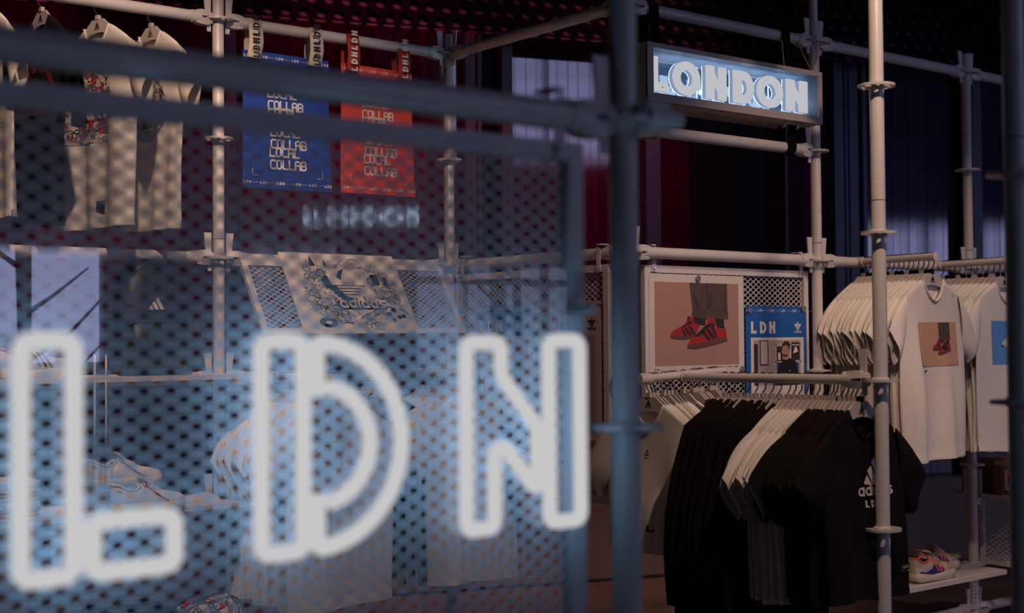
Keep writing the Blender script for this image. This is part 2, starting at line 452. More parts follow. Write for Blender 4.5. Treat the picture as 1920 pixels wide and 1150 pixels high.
# ------------------------------------------------------------------ scaffold system
Z0 = 1.41; LV = [Z0+.5*i for i in range(-3, 6)]
TR = .02415
def rosette_mesh():
    holes = []
    for k in range(8):
        a = 2*PI*k/8; r = .0085 if k % 2 else .0125
        holes.append([(math.cos(a)*.044+r*math.cos(-2*PI*i/10), math.sin(a)*.044+r*math.sin(-2*PI*i/10)) for i in range(10)])
    outer = arc(0, 0, .062, .062, 0, 360, 36)[:-1]
    m_ = MB().plate(outer, holes, .009, lambda x, y, z: (x, z, y))
    m_.lathe((0, 0, 0), [(.0245, -.012), (.030, -.006), (.030, .006), (.0245, .012)], 20)
    return m_.data('rosette', paint, 30)
ROS = rosette_mesh()
def post(x, y, zt, zb, levels, label, joint=None, holes=True):
    e = empty('scaffold_post', label, 'scaffold post', (x, y, zb), 0, 'upright scaffold posts')
    T = MB().lathe((0, 0, 0), [(TR-.004, 0), (TR, .002), (TR, zt-zb-.004), (TR-.002, zt-zb), (TR-.005, zt-zb), (TR-.005, zt-zb-.05)], 28)
    T.obj('tube', paint, e, 40)
    for z in levels:
        o = link('rosette', ROS, e); o.location = (0, 0, z-zb); o.rotation_euler = (0, 0, 0)
    if joint:
        for jz in joint:
            MB().lathe((0, 0, jz-zb), [(TR+.0004, -.0012), (TR+.0006, 0), (TR+.0004, .0012)], 28).obj('joint_seam', dark_hole, e)
            for dz, a in ((.07, -2.3), (.15, -1.5), (-.04, -2.0), (-.11, -2.0)):
                d = MB().lathe((0, 0, 0), [(.0045, 0), (.0045, .001)], 10, 'Y').obj('pin_hole', dark_hole if dz > 0 else paint, e)
                d.location = (math.cos(a)*(TR-.0003), math.sin(a)*(TR-.0003), jz-zb+dz); d.rotation_euler = (0, 0, a+PI/2)
    return e
def head_parts(parent, pos, ang, wedge=True, wl=.15):
    """cast wedge head clamped on a rosette: pos = post axis at rosette level, ang = direction of the tube"""
    H = MB()
    for s in (1, -1):
        zs = [s*.0065, s*.030]
        prof = [(.029, -.017, .006, .020), (.055, -.024, .006, .031), (.083, -.026, .003, .031), (.105, -.0255, 0, .027)]
        vs = []
        for (r, yy, z0, z1) in prof:
            vs += [(r, yy, s*z0), (r, -yy, s*z0), (r, -yy*.72, s*z1), (r, yy*.72, s*z1)]
        fs = []
        for i in range(3):
            for k in range(4): fs.append((4*i+k, 4*i+(k+1) % 4, 4*i+4+(k+1) % 4, 4*i+4+k))
        fs += [(0, 1, 2, 3), (12, 13, 14, 15)]
        H.add(vs, fs)
    H.tube([(.085, 0, 0), (.125, 0, 0)], .0275, 16)
    o = H.obj('wedge_head', paint, parent, 35); o.location = pos; o.rotation_euler = (0, 0, ang)
    if wedge:
        W_ = MB().add([(.034, -.003, -.055), (.05, -.003, -.055), (.068, -.003, wl-.045), (.034, -.003, wl-.045), (.034, .003, -.055), (.05, .003, -.055), (.068, .003, wl-.045), (.034, .003, wl-.045)],
                      [(0, 1, 2, 3), (7, 6, 5, 4), (0, 4, 5, 1), (1, 5, 6, 2), (2, 6, 7, 3), (3, 7, 4, 0)])
        o2 = W_.obj('wedge', paint, parent); o2.location = pos; o2.rotation_euler = (0, 0, ang)
def ledger(p0, p1, label, heads=(True, True), r=TR, group='horizontal scaffold rails'):
    p0 = Vector(p0); p1 = Vector(p1); d = p1-p0; L = d.length; ang = math.atan2(d.y, d.x)
    e = empty('scaffold_rail', label, 'scaffold rail', p0, ang, group)
    a = .09 if heads[0] else 0; b = L-.09 if heads[1] else L
    MB().tube([(a, 0, 0), (b, 0, 0)], r, 24).obj('tube', paint, e, 40)
    if heads[0]: head_parts(e, (0, 0, 0), 0)
    if heads[1]: head_parts(e, (L, 0, 0), PI)
    return e
A, B, H, C, D, E = (-1.191, 1.213), (0, 1.213), (0, 0), (1.184, 0), (.0535, -1.178), (2.389, 0)
F, G = (-2.272, -2.394), (-1.081, -2.380)
S = 1.19
post(*A, 4.38, 0, LV, 'white scaffold post between hanging t-shirts and blue banner', (1.99,))
post(*B, 3.005, 0, LV[:-2], 'white scaffold post right of the red banner', (1.99,))
post(*H, 4.38, 0, LV, 'white scaffold post hidden behind the blurred foreground post', (1.99,))
post(*C, 3.005, 0, LV[:-2], 'white scaffold post at right end of the LONDON sign', (1.99,))
MB().lathe((0, 0, 0), [(.019, 0), (.019, 1.4)], 20).obj('spigot_tube', paint, bpy.data.objects['scaffold_post.003'], 40).location = (0, 0, 3.0)
post(*D, 4.38, 0, LV, 'nearest sharp white scaffold post, in front of black t-shirts', (2.02,))
post(*E, 3.005, 0, LV[:-2], 'white scaffold post behind right shirt rack, above mesh shelf', (2.0,))
post(*F, 4.38, 0, LV, 'blurred blue-lit foreground scaffold post beside the neon LDN', (2.9,))
post(*G, 4.38, 0, LV, 'dark blurred scaffold post at right edge of frame', (1.99,))
top, mid, l1 = LV[6], LV[4], LV[3]
hi = LV[5]
def P3(p, z): return (p[0], p[1], z)
ledger((-2.381, 1.213, top), P3(A, top), 'top rail carrying the four hanging t-shirts')
ledger(P3(A, top), P3(B, top), 'top rail carrying the blue and red banners')
ledger(P3(B, top), P3(H, top), 'warm-lit top rail rising right from the banner corner post')
ledger(P3(H, top), P3(C, top), 'top rail above the LONDON sign with black straps')
ledger(P3(H, hi), P3(C, hi), 'rail below the LONDON sign with black straps')
ledger(P3(C, top), P3(E, top), 'top rail passing behind the nearest sharp post')
ledger(P3(E, top), (3.58, 0, top), 'top rail leaving the frame at right')
ledger((0, 0, LV[6]+.17), (1.0, -1.0, LV[6]+.17), 'short rail crossing at top edge above the sign', (False, False))
ledger((-2.381, 1.213, mid), P3(A, mid), 'middle rail behind the black backpack')
ledger(P3(A, mid), P3(B, mid), 'middle rail holding the tilted mesh panel')
ledger(P3(B, mid), P3(H, mid), 'middle rail over the LDN poster panel behind neon N')
ledger(P3(H, mid), P3(C, mid), 'middle rail holding the red shoe poster panel')
ledger(P3(C, mid), P3(E, mid), 'middle rail behind the right t-shirt rack')
ledger(P3(E, mid), (3.58, 0, mid), 'middle rail right of the rear right post')
ledger(P3(A, l1), P3(B, l1), 'lower rail behind the neon D')
ledger(P3(B, l1-.5), P3(H, l1-.5), 'lower rail under the poster panel behind neon N')
ledger(P3(E, .18), (3.58, 0, .18), 'floor level rail at bottom right corner')
ledger(P3(C, .18), P3(E, .18), 'floor level rail under the mesh shoe shelf')
ledger((-3.462, -2.394, mid), P3(F, mid), 'thick blurred foreground rail above the neon sign')
# loose tube stub clamped on the foreground post
e = empty('tube_stub', 'short blurred tube stub sticking out right of the foreground post', 'scaffold rail', (F[0]+.03, F[1]-.055, mid+.005))
MB().tube([(-.02, 0, 0), (.045, 0, 0)], .015, 20).obj('tube', paint, e, 40)
MB().lathe((.045, 0, 0), [(.0, 0), (.013, .0005), (.013, .001), (0, .0015)], 20, 'X').obj('end_cap', paint, e)
MB().box((0, .03, 0), (.05, .06, .05)).obj('clamp', paint, e)

# ------------------------------------------------------------------ expanded-metal panels
def mesh_infill(W, Hh, parent, lw=.036, sw=.024, st=.0034, th=.0022):
    """diamond mesh over 0..W x 0..Hh in local XZ"""
    m_ = MB(); nx, nz = int(W/lw)+1, int(Hh/sw)+1
    def strand(x0, z0, x1, z1):
        if x1 > W or x0 > W or x0 < 0 or x1 < 0 or z1 > Hh or z0 > Hh or z0 < 0 or z1 < 0: return
        t = Vector((x1-x0, 0, z1-z0)).normalized(); n = Vector((-t.z, 0, t.x))*st/2
        a, b = Vector((x0, 0, z0))-t*st*.3, Vector((x1, 0, z1))+t*st*.3; y = Vector((0, th/2, 0))
        m_.add([a-n-y, a+n-y, a+n+y, a-n+y, b-n-y, b+n-y, b+n+y, b-n+y], [(0, 1, 5, 4), (1, 2, 6, 5), (2, 3, 7, 6), (3, 0, 4, 7)])
    for i in range(nx+1):
        for j in range(nz+1):
            x, z = i*lw, j*sw
            for sx in (-1, 1):
                for sz in (-1, 1): strand(x, z, x+sx*lw/2, z+sz*sw/2)
    o = m_.obj('mesh_infill', meshp, parent, recalc=False); o['kind'] = 'stuff'
    return o
def mesh_panel(label, loc, rz, W, Hh, rx=0, clips=(.05, .95), fw_=.030, fd=.024, cliph=.06, st=.0034):
    """framed mesh panel; local origin at its top left corner, hangs down in -Z"""
    e = empty('mesh_panel', label, 'mesh panel', loc, rz, 'framed expanded-metal panels', rx)
    for (c, d) in (((W/2, 0, -fw_/2), (W, fd, fw_)), ((W/2, 0, -Hh+fw_/2), (W, fd, fw_)), ((fw_/2, 0, -Hh/2), (fw_, fd, Hh-2*fw_)), ((W-fw_/2, 0, -Hh/2), (fw_, fd, Hh-2*fw_))):
        o = MB().box((0, 0, 0), d).obj('frame_bar', paint2, e); o.location = c
    o = mesh_infill(W-2*fw_+.01, Hh-2*fw_+.01, e, st=st); o.location = (fw_-.005, 0, -Hh+fw_-.005)
    for t in clips:
        c = MB().box((0, -fd/2-.003, cliph/2-.012), (.022, .004, cliph+.03)).box((0, .01, cliph+.035-.012), (.022, .05, .005)).obj('hanging_clip', paint2, e)
        c.location = (t*W, 0, 0)
        b = MB().lathe((0, 0, 0), [(.006, 0), (.006, .006)], 8, 'Y').obj('bolt', steel, e); b.location = (t*W, -fd/2-.011, -.012)
        b = MB().lathe((0, 0, 0), [(.006, 0), (.006, .006)], 8, 'Y').obj('bolt', steel, e); b.location = (t*W, -fd/2-.011, cliph+.01)
    return e
PZ = 1.862
mesh_panel('mesh panel carrying the red shoe poster', (.118, .035, PZ), 0, 1.032, .92)
mesh_panel('mesh panel behind neon N with blue and pale LDN posters', (-.035, 1.098, PZ), -PI/2, 1.032, .92)
mesh_panel('blurred foreground mesh panel behind the neon LDN', (-3.398, -2.385, 1.868), 0, 1.035, .93, st=.0045)
tilt = math.atan2(.20, .31)
mesh_panel('tilted mesh panel under the line-drawing poster', (-1.108, 1.19, 1.90), 0, 1.032, .372, -tilt, (), .028, .02)

# ------------------------------------------------------------------ neon LDN on clear acrylic
NY = -2.47
ns = empty('neon_sign', 'big blurred neon LDN outline letters in the foreground', 'neon sign', (-3.398, NY, 1.0))
def nw(pts): return [(x+3.398, 0, z-1.0) for x, z in pts]
def rounded(pts, r, n=5):
    out = []; N = len(pts)
    for i in range(N):
        p0, p, p1 = Vector(pts[i-1]), Vector(pts[i]), Vector(pts[(i+1) % N])
        a = (p0-p); b = (p1-p); rr = min(r, a.length*.45, b.length*.45)
        a = p+a.normalized()*rr; b = p+b.normalized()*rr
        for k in range(n+1):
            t = k/n; out.append(tuple(a*(1-t)**2+p*2*t*(1-t)+b*t*t))
    return out
TW = .0109; q = TW
def rect(x0, x1, z0, z1): return [(x0+q, z0+q), (x1-q, z0+q), (x1-q, z1-q), (x0+q, z1-q)]
loops = [('letter_l', rect(-3.3, -3.2166, 1.2708, 1.5665)), ('letter_l', rect(-3.2156, -3.0906, 1.2708, 1.3532)),
         ('letter_d', rect(-2.9927, -2.9107, 1.2689, 1.5645)),
         ('letter_n', rect(-2.5118, -2.4284, 1.2689, 1.5626)),
         ('letter_n', [(-2.6659+q, 1.5607-q), (-2.5806-q, 1.5607-q), (-2.5806-q, 1.5006), (-2.5133-q, 1.424), (-2.5133-q, 1.329), (-2.5884, 1.4065-q*.6), (-2.5942-q, 1.39), (-2.5942-q, 1.2708+q), (-2.6669+q, 1.2708+q)])]
cz = 1.4162
dl = [(-2.9103+q, 1.5626-q)]+arc(-2.9015, cz, 0.14542-q, 0.14639-q, 88, -88, 22)+[(-2.9103+q, 1.2698+q), (-2.9103+q, 1.3483)]+arc(-2.9015, cz, 0.0838591, 0.0794965, -74, 74, 16)+[(-2.9103+q, 1.4841)]
loops.append(('letter_d', dl))
for nm, pts in loops:
    pp = rounded(pts, .014) if len(pts) < 12 else pts
    t_ = MB().tube(nw(pp), TW, 16, True); fr_, bk_ = MB(), MB()
    for part, test in ((fr_, False), (bk_, True)):                       # diffuser front, added blue-glowing back strip that lights the mesh
        for f_ in t_.f:
            back = sum(t_.v[i][1] for i in f_)/4 > TW*.62
            if back == test: part.add([t_.v[i] for i in f_], [(0, 1, 2, 3)])
    lo_ = fr_.obj(nm, neon_white, ns, True, .00005)
    bk_.obj('tube_back', neon_back, lo_, True, .00005)
# unseen point lights added for the neon glow, set along the strokes
for nm, pts in loops:
    per = sum((Vector(pts[i])-Vector(pts[i-1])).length for i in range(len(pts))); n_ = max(3, round(per/.125)); d_ = 0; nxt = per/n_/2
    for i in range(len(pts)):
        a_, b_ = Vector(pts[i-1]), Vector(pts[i]); L_ = (b_-a_).length
        while L_ > 0 and nxt <= d_+L_:
            c_ = a_.lerp(b_, (nxt-d_)/L_); nxt += per/n_
            l = bpy.data.lights.new('glow_fill', 'POINT'); l.energy = .085; l.color = (.22, .56, .96); l.shadow_soft_size = 0
            o = bpy.data.objects.new('glow_fill', l); COL.objects.link(o); o.parent = ns; o.location = (c_.x+3.398, .0145, c_.y-1.0)
        d_ += L_
    c_ = sum((Vector(p) for p in pts), Vector((0, 0)))/len(pts)
    l = bpy.data.lights.new('glow_fill', 'POINT'); l.energy = .25; l.color = (.33, .62, .96); l.shadow_soft_size = 0  # added light floating in front of each loop, reaches rail and post
    o = bpy.data.objects.new('glow_fill', l); COL.objects.link(o); o.parent = ns; o.location = (c_.x+3.398, -.035, c_.y-1.0)
ac = tag(MB().box((.037, 0, .331), (1.104, .005, .662)).obj('acrylic_sheet', acrylic), 'clear reflective acrylic sheet behind the neon LDN letters', 'acrylic sheet')
ac.location = (-2.889, -2.452, 1.0)
# wall standoffs that hold the sheet
for x in (-3.36, -2.40):
    for z in (.06, .60):
        MB().lathe((x+2.889, 0, z), [(.008, -.008), (.008, .055)], 12, 'Y').obj('standoff', steel, ac, 40)

# ------------------------------------------------------------------ LONDON light box
sx0, sx1, sz0, sz1, sy0, sy1 = .022, 1.108, 2.512, 2.747, -.10, .095
lb = empty('light_box_sign', 'white light box sign reading LONDON hanging under the top rail', 'light box', (sx0, 0, sz0))
W_, H_ = sx1-sx0, sz1-sz0
boxm = mat('cream_box_metal', (.42, .37, .34), .5)
inner = mat('white_box_lining', (.16, .20, .26), .35)
bz = .033
fr = MB().plate([(0, 0), (W_, 0), (W_, H_), (0, H_)], [[(bz, bz), (bz, H_-bz*.6), (W_-bz*.6, H_-bz*.6), (W_-bz*.6, bz)]], .012); o = fr.obj('front_bezel', boxm, lb); o.location = (0, sy0, 0)
fr = MB().plate([(0, 0), (W_, 0), (W_, H_), (0, H_)], [[(bz, bz), (bz, H_-bz*.6), (W_-bz*.6, H_-bz*.6), (W_-bz*.6, bz)]], .012); o = fr.obj('back_bezel', boxm, lb); o.location = (0, sy1, 0)
cyd = (sy0+sy1)/2; dep = sy1-sy0
for (c, d) in (((W_/2, cyd, .006), (W_, dep, .012)), ((W_/2, cyd, H_-.006), (W_, dep, .012)), ((.006, cyd, H_/2), (.012, dep, H_-.024)), ((W_-.006, cyd, H_/2), (.012, dep, H_-.024))):
    o = MB().box((0, 0, 0), d).obj('case_side', boxm, lb); o.location = c
for (c, d) in (((W_/2, cyd, .0145), (W_-.026, dep-.014, .004)), ((W_/2, cyd, H_-.0145), (W_-.026, dep-.014, .004)), ((.0145, cyd, H_/2), (.004, dep-.014, H_-.034)), ((W_-.0145, cyd, H_/2), (.004, dep-.014, H_-.034))):
    o = MB().box((0, 0, 0), d).obj('lining', inner, lb); o.location = c
fp = MB().box((W_/2, sy0+.01, H_/2), (W_-.04, .003, H_-.04)).obj('front_glass', glass('box_glass', (.97, .98, 1), .5, .02), lb)
bp_ = MB().box((W_/2, sy1-.012, H_/2), (W_-.04, .003, H_-.04)).obj('back_glass', glass('milky_back_glass', (.92, .95, 1), 1.0, .05, .06, (.30, .45, .70)), lb)
lz0, lz1 = 2.563-sz0, 2.703-sz0; lh = lz1-lz0
sidem = emis('neon_side', (.24, .33, .50), 1.0)
def letter(ch, x0, x1):
    wv = x1-x0; polys = []
    bw = .40*wv
    if ch == 'L': polys = [([(x0, lz0), (x1, lz0), (x1, lz0+lh*.27), (x0+wv*.42, lz0+lh*.27), (x0+wv*.42, lz1), (x0, lz1)], [[(x0+wv*.6, lz0+lh*.1), (x0+wv*.6, lz0+lh*.16), (x0+wv*.76, lz0+lh*.16), (x0+wv*.76, lz0+lh*.1)]])]
    if ch == 'O':
        cx, cz_ = (x0+x1)/2, (lz0+lz1)/2
        polys = [(arc(cx, cz_, wv/2, lh/2, 0, 360, 36)[:-1], [arc(cx, cz_, wv*.23, lh*.24, 360, 0, 24)[:-1]])]
    if ch == 'N':
        polys = [([(x0, lz0), (x0+bw, lz0), (x0+bw, lz0+lh*.46), (x0+wv*.58, lz0+lh*.22), (x0+wv*.58, lz0), (x1, lz0), (x1, lz1), (x0+wv*.62, lz1), (x0+wv*.62, lz0+lh*.52), (x0+bw, lz0+lh*.82), (x0+bw, lz1), (x0, lz1)], [])]
    if ch == 'D':
        polys = [([(x0, lz0), (x0+wv*.5, lz0)]+arc(x0+wv*.5, (lz0+lz1)/2, wv*.5, lh/2, -90, 90, 18)[1:-1]+[(x0+wv*.5, lz1), (x0, lz1)],
                  [([(x0+wv*.42, lz0+lh*.27)]+arc(x0+wv*.46, (lz0+lz1)/2, wv*.22, lh*.24, -90, 90, 12)+[(x0+wv*.42, lz1-lh*.27)])[::-1]])]
    f_ = MB(); s_ = MB(); ln = MB()
    for outer, holes in polys:
        f_.plate(outer, holes, .006); s_.plate([(x, z) for x, z in outer], holes, .020)
        for l in [outer]+holes: ln.tube([(x, -.002, z) for x, z in l], .0016, 6, True)
    o = f_.obj('letter_%s' % ch.lower(), neon_white, lb); o.location = (0, -.066, 0)
    s = s_.obj('letter_body', sidem, o); s.location = (0, .0135, 0)
    b_ = MB()
    for outer, holes in polys: b_.plate(outer, holes, 0)
    b_ = b_.obj('letter_back', box_back, o); b_.location = (0, .0245, 0)  # brighter glowing sheet added behind the letter for its wall reflection
    # inner tube line standing a little proud, the bluish gap between the neon runs
    cxx = sum(p[0] for p in polys[0][0])/len(polys[0][0]); czz = sum(p[1] for p in polys[0][0])/len(polys[0][0])
    if ch in 'OD':
        c0 = (x0+x1)/2 if ch == 'O' else x0+wv*.5; cz_ = (lz0+lz1)/2
        g = MB()
        for a0 in ((20, 70), (110, 160), (200, 250), (290, 340)) if ch == 'O' else ((-60, -10), (10, 60)):
            g.ribbon(arc(c0, cz_, wv*.37, lh*.37, a0[0], a0[1], 8), .004, flat(-.0045))
        g.obj('tube_gap', emis('neon_gap', (.42, .52, .68), 1), o)
    else:
        g = MB()
        for xx in (x0+bw*.5, x1-bw*.45) if ch == 'N' else (x0+bw*.5,): g.ribbon([(xx, lz0+lh*.08), (xx, lz1-lh*.08)], .0022, flat(-.0045))
        g.obj('tube_gap', emis('neon_gap', (.42, .52, .68), 1), o)
for ch, a, b in (('L', .076, .174), ('O', .203, .363), ('N', .399, .522), ('D', .566, .695), ('O', .716, .886), ('N', .908, 1.052)):
    letter(ch, a-sx0, b-sx0)
# wiring and support rails inside the box
rw = random.Random(5); wire = mat('pale_cable', (.45, .55, .7), .4)
for i in range(7):
    x = .10+i*.14+rw.uniform(-.02, .02); pts = []
    for k in range(7): pts.append((x+.03*math.sin(k*1.3+i), .01+.02*math.cos(k), .03+k*.026+rw.uniform(-.006, .006)))
    MB().tube(pts, .003, 6).obj('cable', wire, lb, True)
    MB().tube([(x+.05, .02, .02), (x+.05, .02, .20)], .0035, 6).obj('support_rod', wire, lb)
for z in (.035, .055): MB().tube([(.05, .02, z), (W_-.05, .02, z)], .003, 6).obj('support_rod', wire, lb)
for i in range(5):  # unseen point lights added to brighten the inside of the box
    l = bpy.data.lights.new('box_light', 'POINT'); l.energy = .10; l.color = (.55, .75, 1); l.shadow_soft_size = .012
    o = bpy.data.objects.new('box_light', l); COL.objects.link(o); o.parent = lb; o.location = (.11+i*.215, .045, .12)
for x in (.05, .16, W_-.23, W_-.14):
    MB().tube([(x, -.08, 0), (x, -.08, -.025), (x, -.07, -.03)], .003, 6).obj('bracket', boxm, lb)
for x in (.03, W_-.25): MB().tube([(x, -.08, -.012), (x+.15, -.08, -.012)], .002, 6).obj('bracket', boxm, lb)
# straps
def strap_loop(name, label, x, z0, z1, zr, up_):
    """flat black webbing from the box round a rail at zr"""
    m_ = MB(); wv = .052; s = 1 if up_ else -1
    path = [(-.031, z0)]+[(-.031, zr)]+[(math.cos(t)*.031, zr+s*math.sin(t)*.031) for t in [PI-PI*k/10 for k in range(1, 10)]]+[(.031, zr), (.031, z0)]
    vs = []; fs = []
    for (y, z) in path:
        n = Vector((y, 0 if abs(z-zr) < 1e-6 or (z < zr) == up_ else (z-zr))); n = n.normalized()*.0014
        for xx in (-wv/2, wv/2): vs += [(xx, y-n.x, z-n.y), (xx, y+n.x, z+n.y)]
    for i in range(len(path)-1):
        a, b = 4*i, 4*i+4
        fs += [(a, a+2, b+2, b), (a+1, b+1, b+3, a+3), (a, b, b+1, a+1), (a+2, a+3, b+3, b+2)]
    m_.add(vs, fs); o = m_.obj(name, blackstrap); o.location = (x, 0, 0)
    return tag(o, label, 'strap', 'black straps holding the LONDON sign')
strap_loop('webbing_strap', 'black strap above left end of the LONDON sign', .135, sz1, 0, top, True)
strap_loop('webbing_strap', 'black strap above right end of the LONDON sign', .955, sz1, 0, top, True)
strap_loop('webbing_strap', 'black strap below left end of the LONDON sign', .135, sz0-.004, 0, hi, False)
strap_loop('webbing_strap', 'black strap below right end of the LONDON sign', .99, sz0-.004, 0, hi, False)
cb = MB().tube([(.93, -.03, top-.03), (.925, -.035, top-.07), (.93, -.04, sz1)], .002, 6).tube([(.92, -.03, top-.03), (.928, -.035, top-.06)], .002, 6).obj('safety_wire', wire, None, True)
tag(cb, 'thin steel safety wire hooked above the sign, right side', 'wire')
cb = MB().tube([(1.03, -.03, top-.02), (1.07, -.045, top-.10), (1.10, -.05, top-.15), (1.14, -.05, top-.09), (1.15, -.04, top+.02)], .0035, 6).tube([(1.10, -.05, top-.15), (1.06, -.05, sz1-.01)], .0035, 6).obj('power_cable', mat('beige_cable', (.3, .24, .2), .6), None, True)
tag(cb, 'beige power cable looping from post to LONDON sign', 'cable')

# ------------------------------------------------------------------ posters on the mesh
def sheet(name, label, cat, loc, rz, W, Hh, material, rx=0, group=None, th=.0015):
    e = empty(name, label, cat, loc, rz, group, rx)
    MB().box((W/2, 0, -Hh/2), (W, th, Hh)).obj('sheet', material, e)
    return e
def border_text(parent, W, z, material, n=6, h=.011):
    m_ = MB()
    for i in range(n):
        P, wd = ldn_polys(h); x = .005+i*(W-.03)/(n-1); put_polys(m_, P, flat(-.0016), x, z)
        for j in range(5): m_.poly([(x+wd+.008+j*.007, z+.004), (x+wd+.011+j*.007, z+.004), (x+wd+.011+j*.007, z+.006), (x+wd+.008+j*.007, z+.006)], flat(-.0016))
    m_.obj('border_text', material, parent, recalc=False)
def pic(parent, items, W, Hh, x0, z0, y0=-.0012, fr=None, step=.00035):
    """stack of flat printed shapes in unit square coordinates; items: (name, material, [polys])"""
    for i, (nm, mm, polys) in enumerate(items):
        y = y0-step*i; m_ = MB()
        f_ = fr(y) if fr else flat(y)
        for p in polys: MB().poly([(x0+a*W, z0+b*Hh) for a, b in p], f_).obj(nm, mm, parent, recalc=False)
def n55(pts): return [((x-150)/555, 1-(y-278)/542) for x, y in pts]
tan_ = mat('print_dusty_pink', (.44, .245, .185), .55, var=.05, scale=4); tan2 = mat('print_tan', (.56, .33, .21), .8, var=.04)
trous = mat('print_taupe', (.10, .065, .052), .6, var=.2, scale=15); trous_d = mat('print_taupe_dark', (.055, .036, .03), .6)
shred = mat('print_shoe_red', (.42, .022, .016), .5, var=.12, scale=20); gum = mat('print_gum_sole', (.13, .06, .035), .5)
shblk = mat('print_dark_grey', (.03, .022, .024), .6)
def shoe_items(bg):
    return [('print_ground', bg, [[(0, 0), (1, 0), (1, 1), (0, 1)]]),
      ('print_trousers', trous, [n55([(373, 279), (492, 279), (497, 470), (392, 460)]), n55([(488, 279), (626, 279), (628, 465), (500, 455)])]),
      ('print_folds', trous_d, [n55([(483, 279), (496, 279), (500, 455), (493, 470)]), n55([(400, 360), (412, 350), (440, 455), (425, 455)]), n55([(510, 350), (520, 345), (512, 450), (503, 450)]), n55([(608, 320), (614, 320), (612, 460), (604, 460)])]),
      ('print_socks', shblk, [n55([(400, 500), (482, 505), (475, 560), (395, 548)]), n55([(538, 510), (600, 512), (606, 578), (556, 580)])]),
      ('print_cuffs', trous, [n55([(392, 460), (497, 472), (492, 521), (385, 498)]), n55([(500, 458), (630, 462), (630, 517), (497, 508)])]),
      ('print_cuff_line', trous_d, [n55([(392, 460), (497, 472), (497, 476), (392, 464)]), n55([(500, 458), (630, 462), (630, 466), (500, 462)])]),
      ('print_shoe', shred, [n55([(249, 630), (250, 610), (268, 592), (335, 552), (372, 505), (395, 503), (402, 545), (440, 556), (405, 632)]),
                             n55([(359, 690), (362, 672), (380, 648), (430, 605), (480, 556), (497, 508), (530, 508), (545, 540), (540, 572), (600, 580), (612, 572), (620, 646), (470, 682)])]),
      ('print_sole', gum, [n55([(247, 624), (400, 628), (404, 638), (350, 648), (300, 650), (249, 641)]), n55([(356, 684), (470, 672), (620, 636), (621, 663), (520, 690), (410, 713), (357, 708)])]),
      ('print_stripes', shblk, [n55([(333, 580), (350, 572), (385, 625), (370, 628)]), n55([(360, 568), (378, 560), (408, 612), (395, 625)]), n55([(318, 590), (330, 582), (352, 628), (336, 630)]),
                                n55([(447, 605), (466, 595), (512, 655), (492, 662)]), n55([(480, 590), (500, 580), (540, 645), (520, 652)]), n55([(512, 572), (530, 562), (556, 640), (545, 645)]),
                                n55([(300, 588), (370, 530), (392, 540), (345, 565), (290, 592)]), n55([(400, 632), (440, 590), (478, 556), (520, 540), (545, 556), (500, 570), (430, 634)]), n55([(360, 498), (372, 500), (366, 530), (356, 522)])])]
def magnet_at(x, y, z, label, rz=0):
    o = MB().lathe((0, 0, 0), [(.013, 0), (.0145, -.002), (.0145, -.005), (.012, -.006)], 16, 'Y').obj('magnet', magnet, None, 40)
    o.location = (x, y, z); o.rotation_euler = (0, 0, rz)
    return tag(o, label, 'magnet', 'round poster magnets')
PY = .035-.0135
ps = sheet('poster', 'white bordered poster of red shoes and brown trousers', 'poster', (.140, PY, 1.828), 0, .571, .418, paper)
pic(ps, shoe_items(tan_), .508, .348, .030, -.382)
m_ = MB(); m_.poly([(.03, -.4), (.036, -.4), (.036, -.393), (.03, -.393)], flat(-.0014)); m_.poly([(.045, -.4), (.055, -.4), (.055, -.395), (.045, -.395)], flat(-.0014)); m_.poly([(.40, -.392), (.50, -.392), (.50, -.390), (.40, -.390)], flat(-.0014)); m_.poly([(.51, -.393), (.53, -.393), (.53, -.389), (.51, -.389)], flat(-.0014))
m_.obj('caption_marks', ink, ps, recalc=False)
skin = mat('print_skin', (.42, .22, .16), .6, var=.08, scale=25); hair = mat('print_hair', (.03, .015, .012), .7)
wallp = mat('print_pale_wall', (.42, .33, .31), .6); shelfp = mat('print_shelf_white', (.55, .48, .45), .6); cobalt = mat('print_cobalt', (.01, .06, .35), .6)
def photo_items():
    R = lambda a, b, c, d: [(a, b), (c, b), (c, d), (a, d)]
    return [('photo_border', paper, [R(-.06, -.06, 1.06, 1.06)]), ('photo_wall', wallp, [R(0, 0, 1, 1)]),
      ('photo_dark', shblk, [R(.0, .0, .08, .92), R(.12, .44, .30, 1.0), R(.47, .2, .60, .86), R(.78, .55, .97, .95), R(.80, .1, .94, .5)]),
      ('photo_frames', shelfp, [R(.14, .47, .28, .98), R(.445, .1, .47, .95), R(.445, .50, 1, .53), R(.76, .2, .785, 1), R(.97, 0, 1, 1), R(.445, .88, 1, .905)]),
      ('photo_objects', inkw, [[(.82, .70), (.93, .74), (.90, .84), (.87, .86), (.84, .77)], R(.50, .56, .55, .72)]), ('photo_blue', cobalt, [R(.48, .2, .56, .45), R(.86, .25, .93, .48)]),
      ('photo_skin', skin, [arc(.655, .755, .078, .130, 0, 360, 20)[:-1], [(.62, .66), (.72, .68), (.74, .55), (.62, .55)], arc(.737, .775, .018, .030, 0, 360, 10)[:-1]]),
      ('photo_hair', hair, [[(.585, .84), (.59, .92), (.64, .98), (.72, .97), (.755, .90), (.745, .80), (.725, .80), (.72, .87), (.66, .90), (.61, .87)], [(.605, .785), (.64, .79), (.64, .80), (.605, .797)], [(.60, .695), (.63, .68), (.68, .645), (.64, .64), (.605, .66)]]),
      ('photo_shirt', ink, [[(.42, -.0), (.50, .38), (.61, .58), (.67, .545), (.74, .60), (.87, .53), (.97, .0)]]), ('photo_logo', inkw, [[(.72, .30), (.75, .30), (.74, .325)]])]
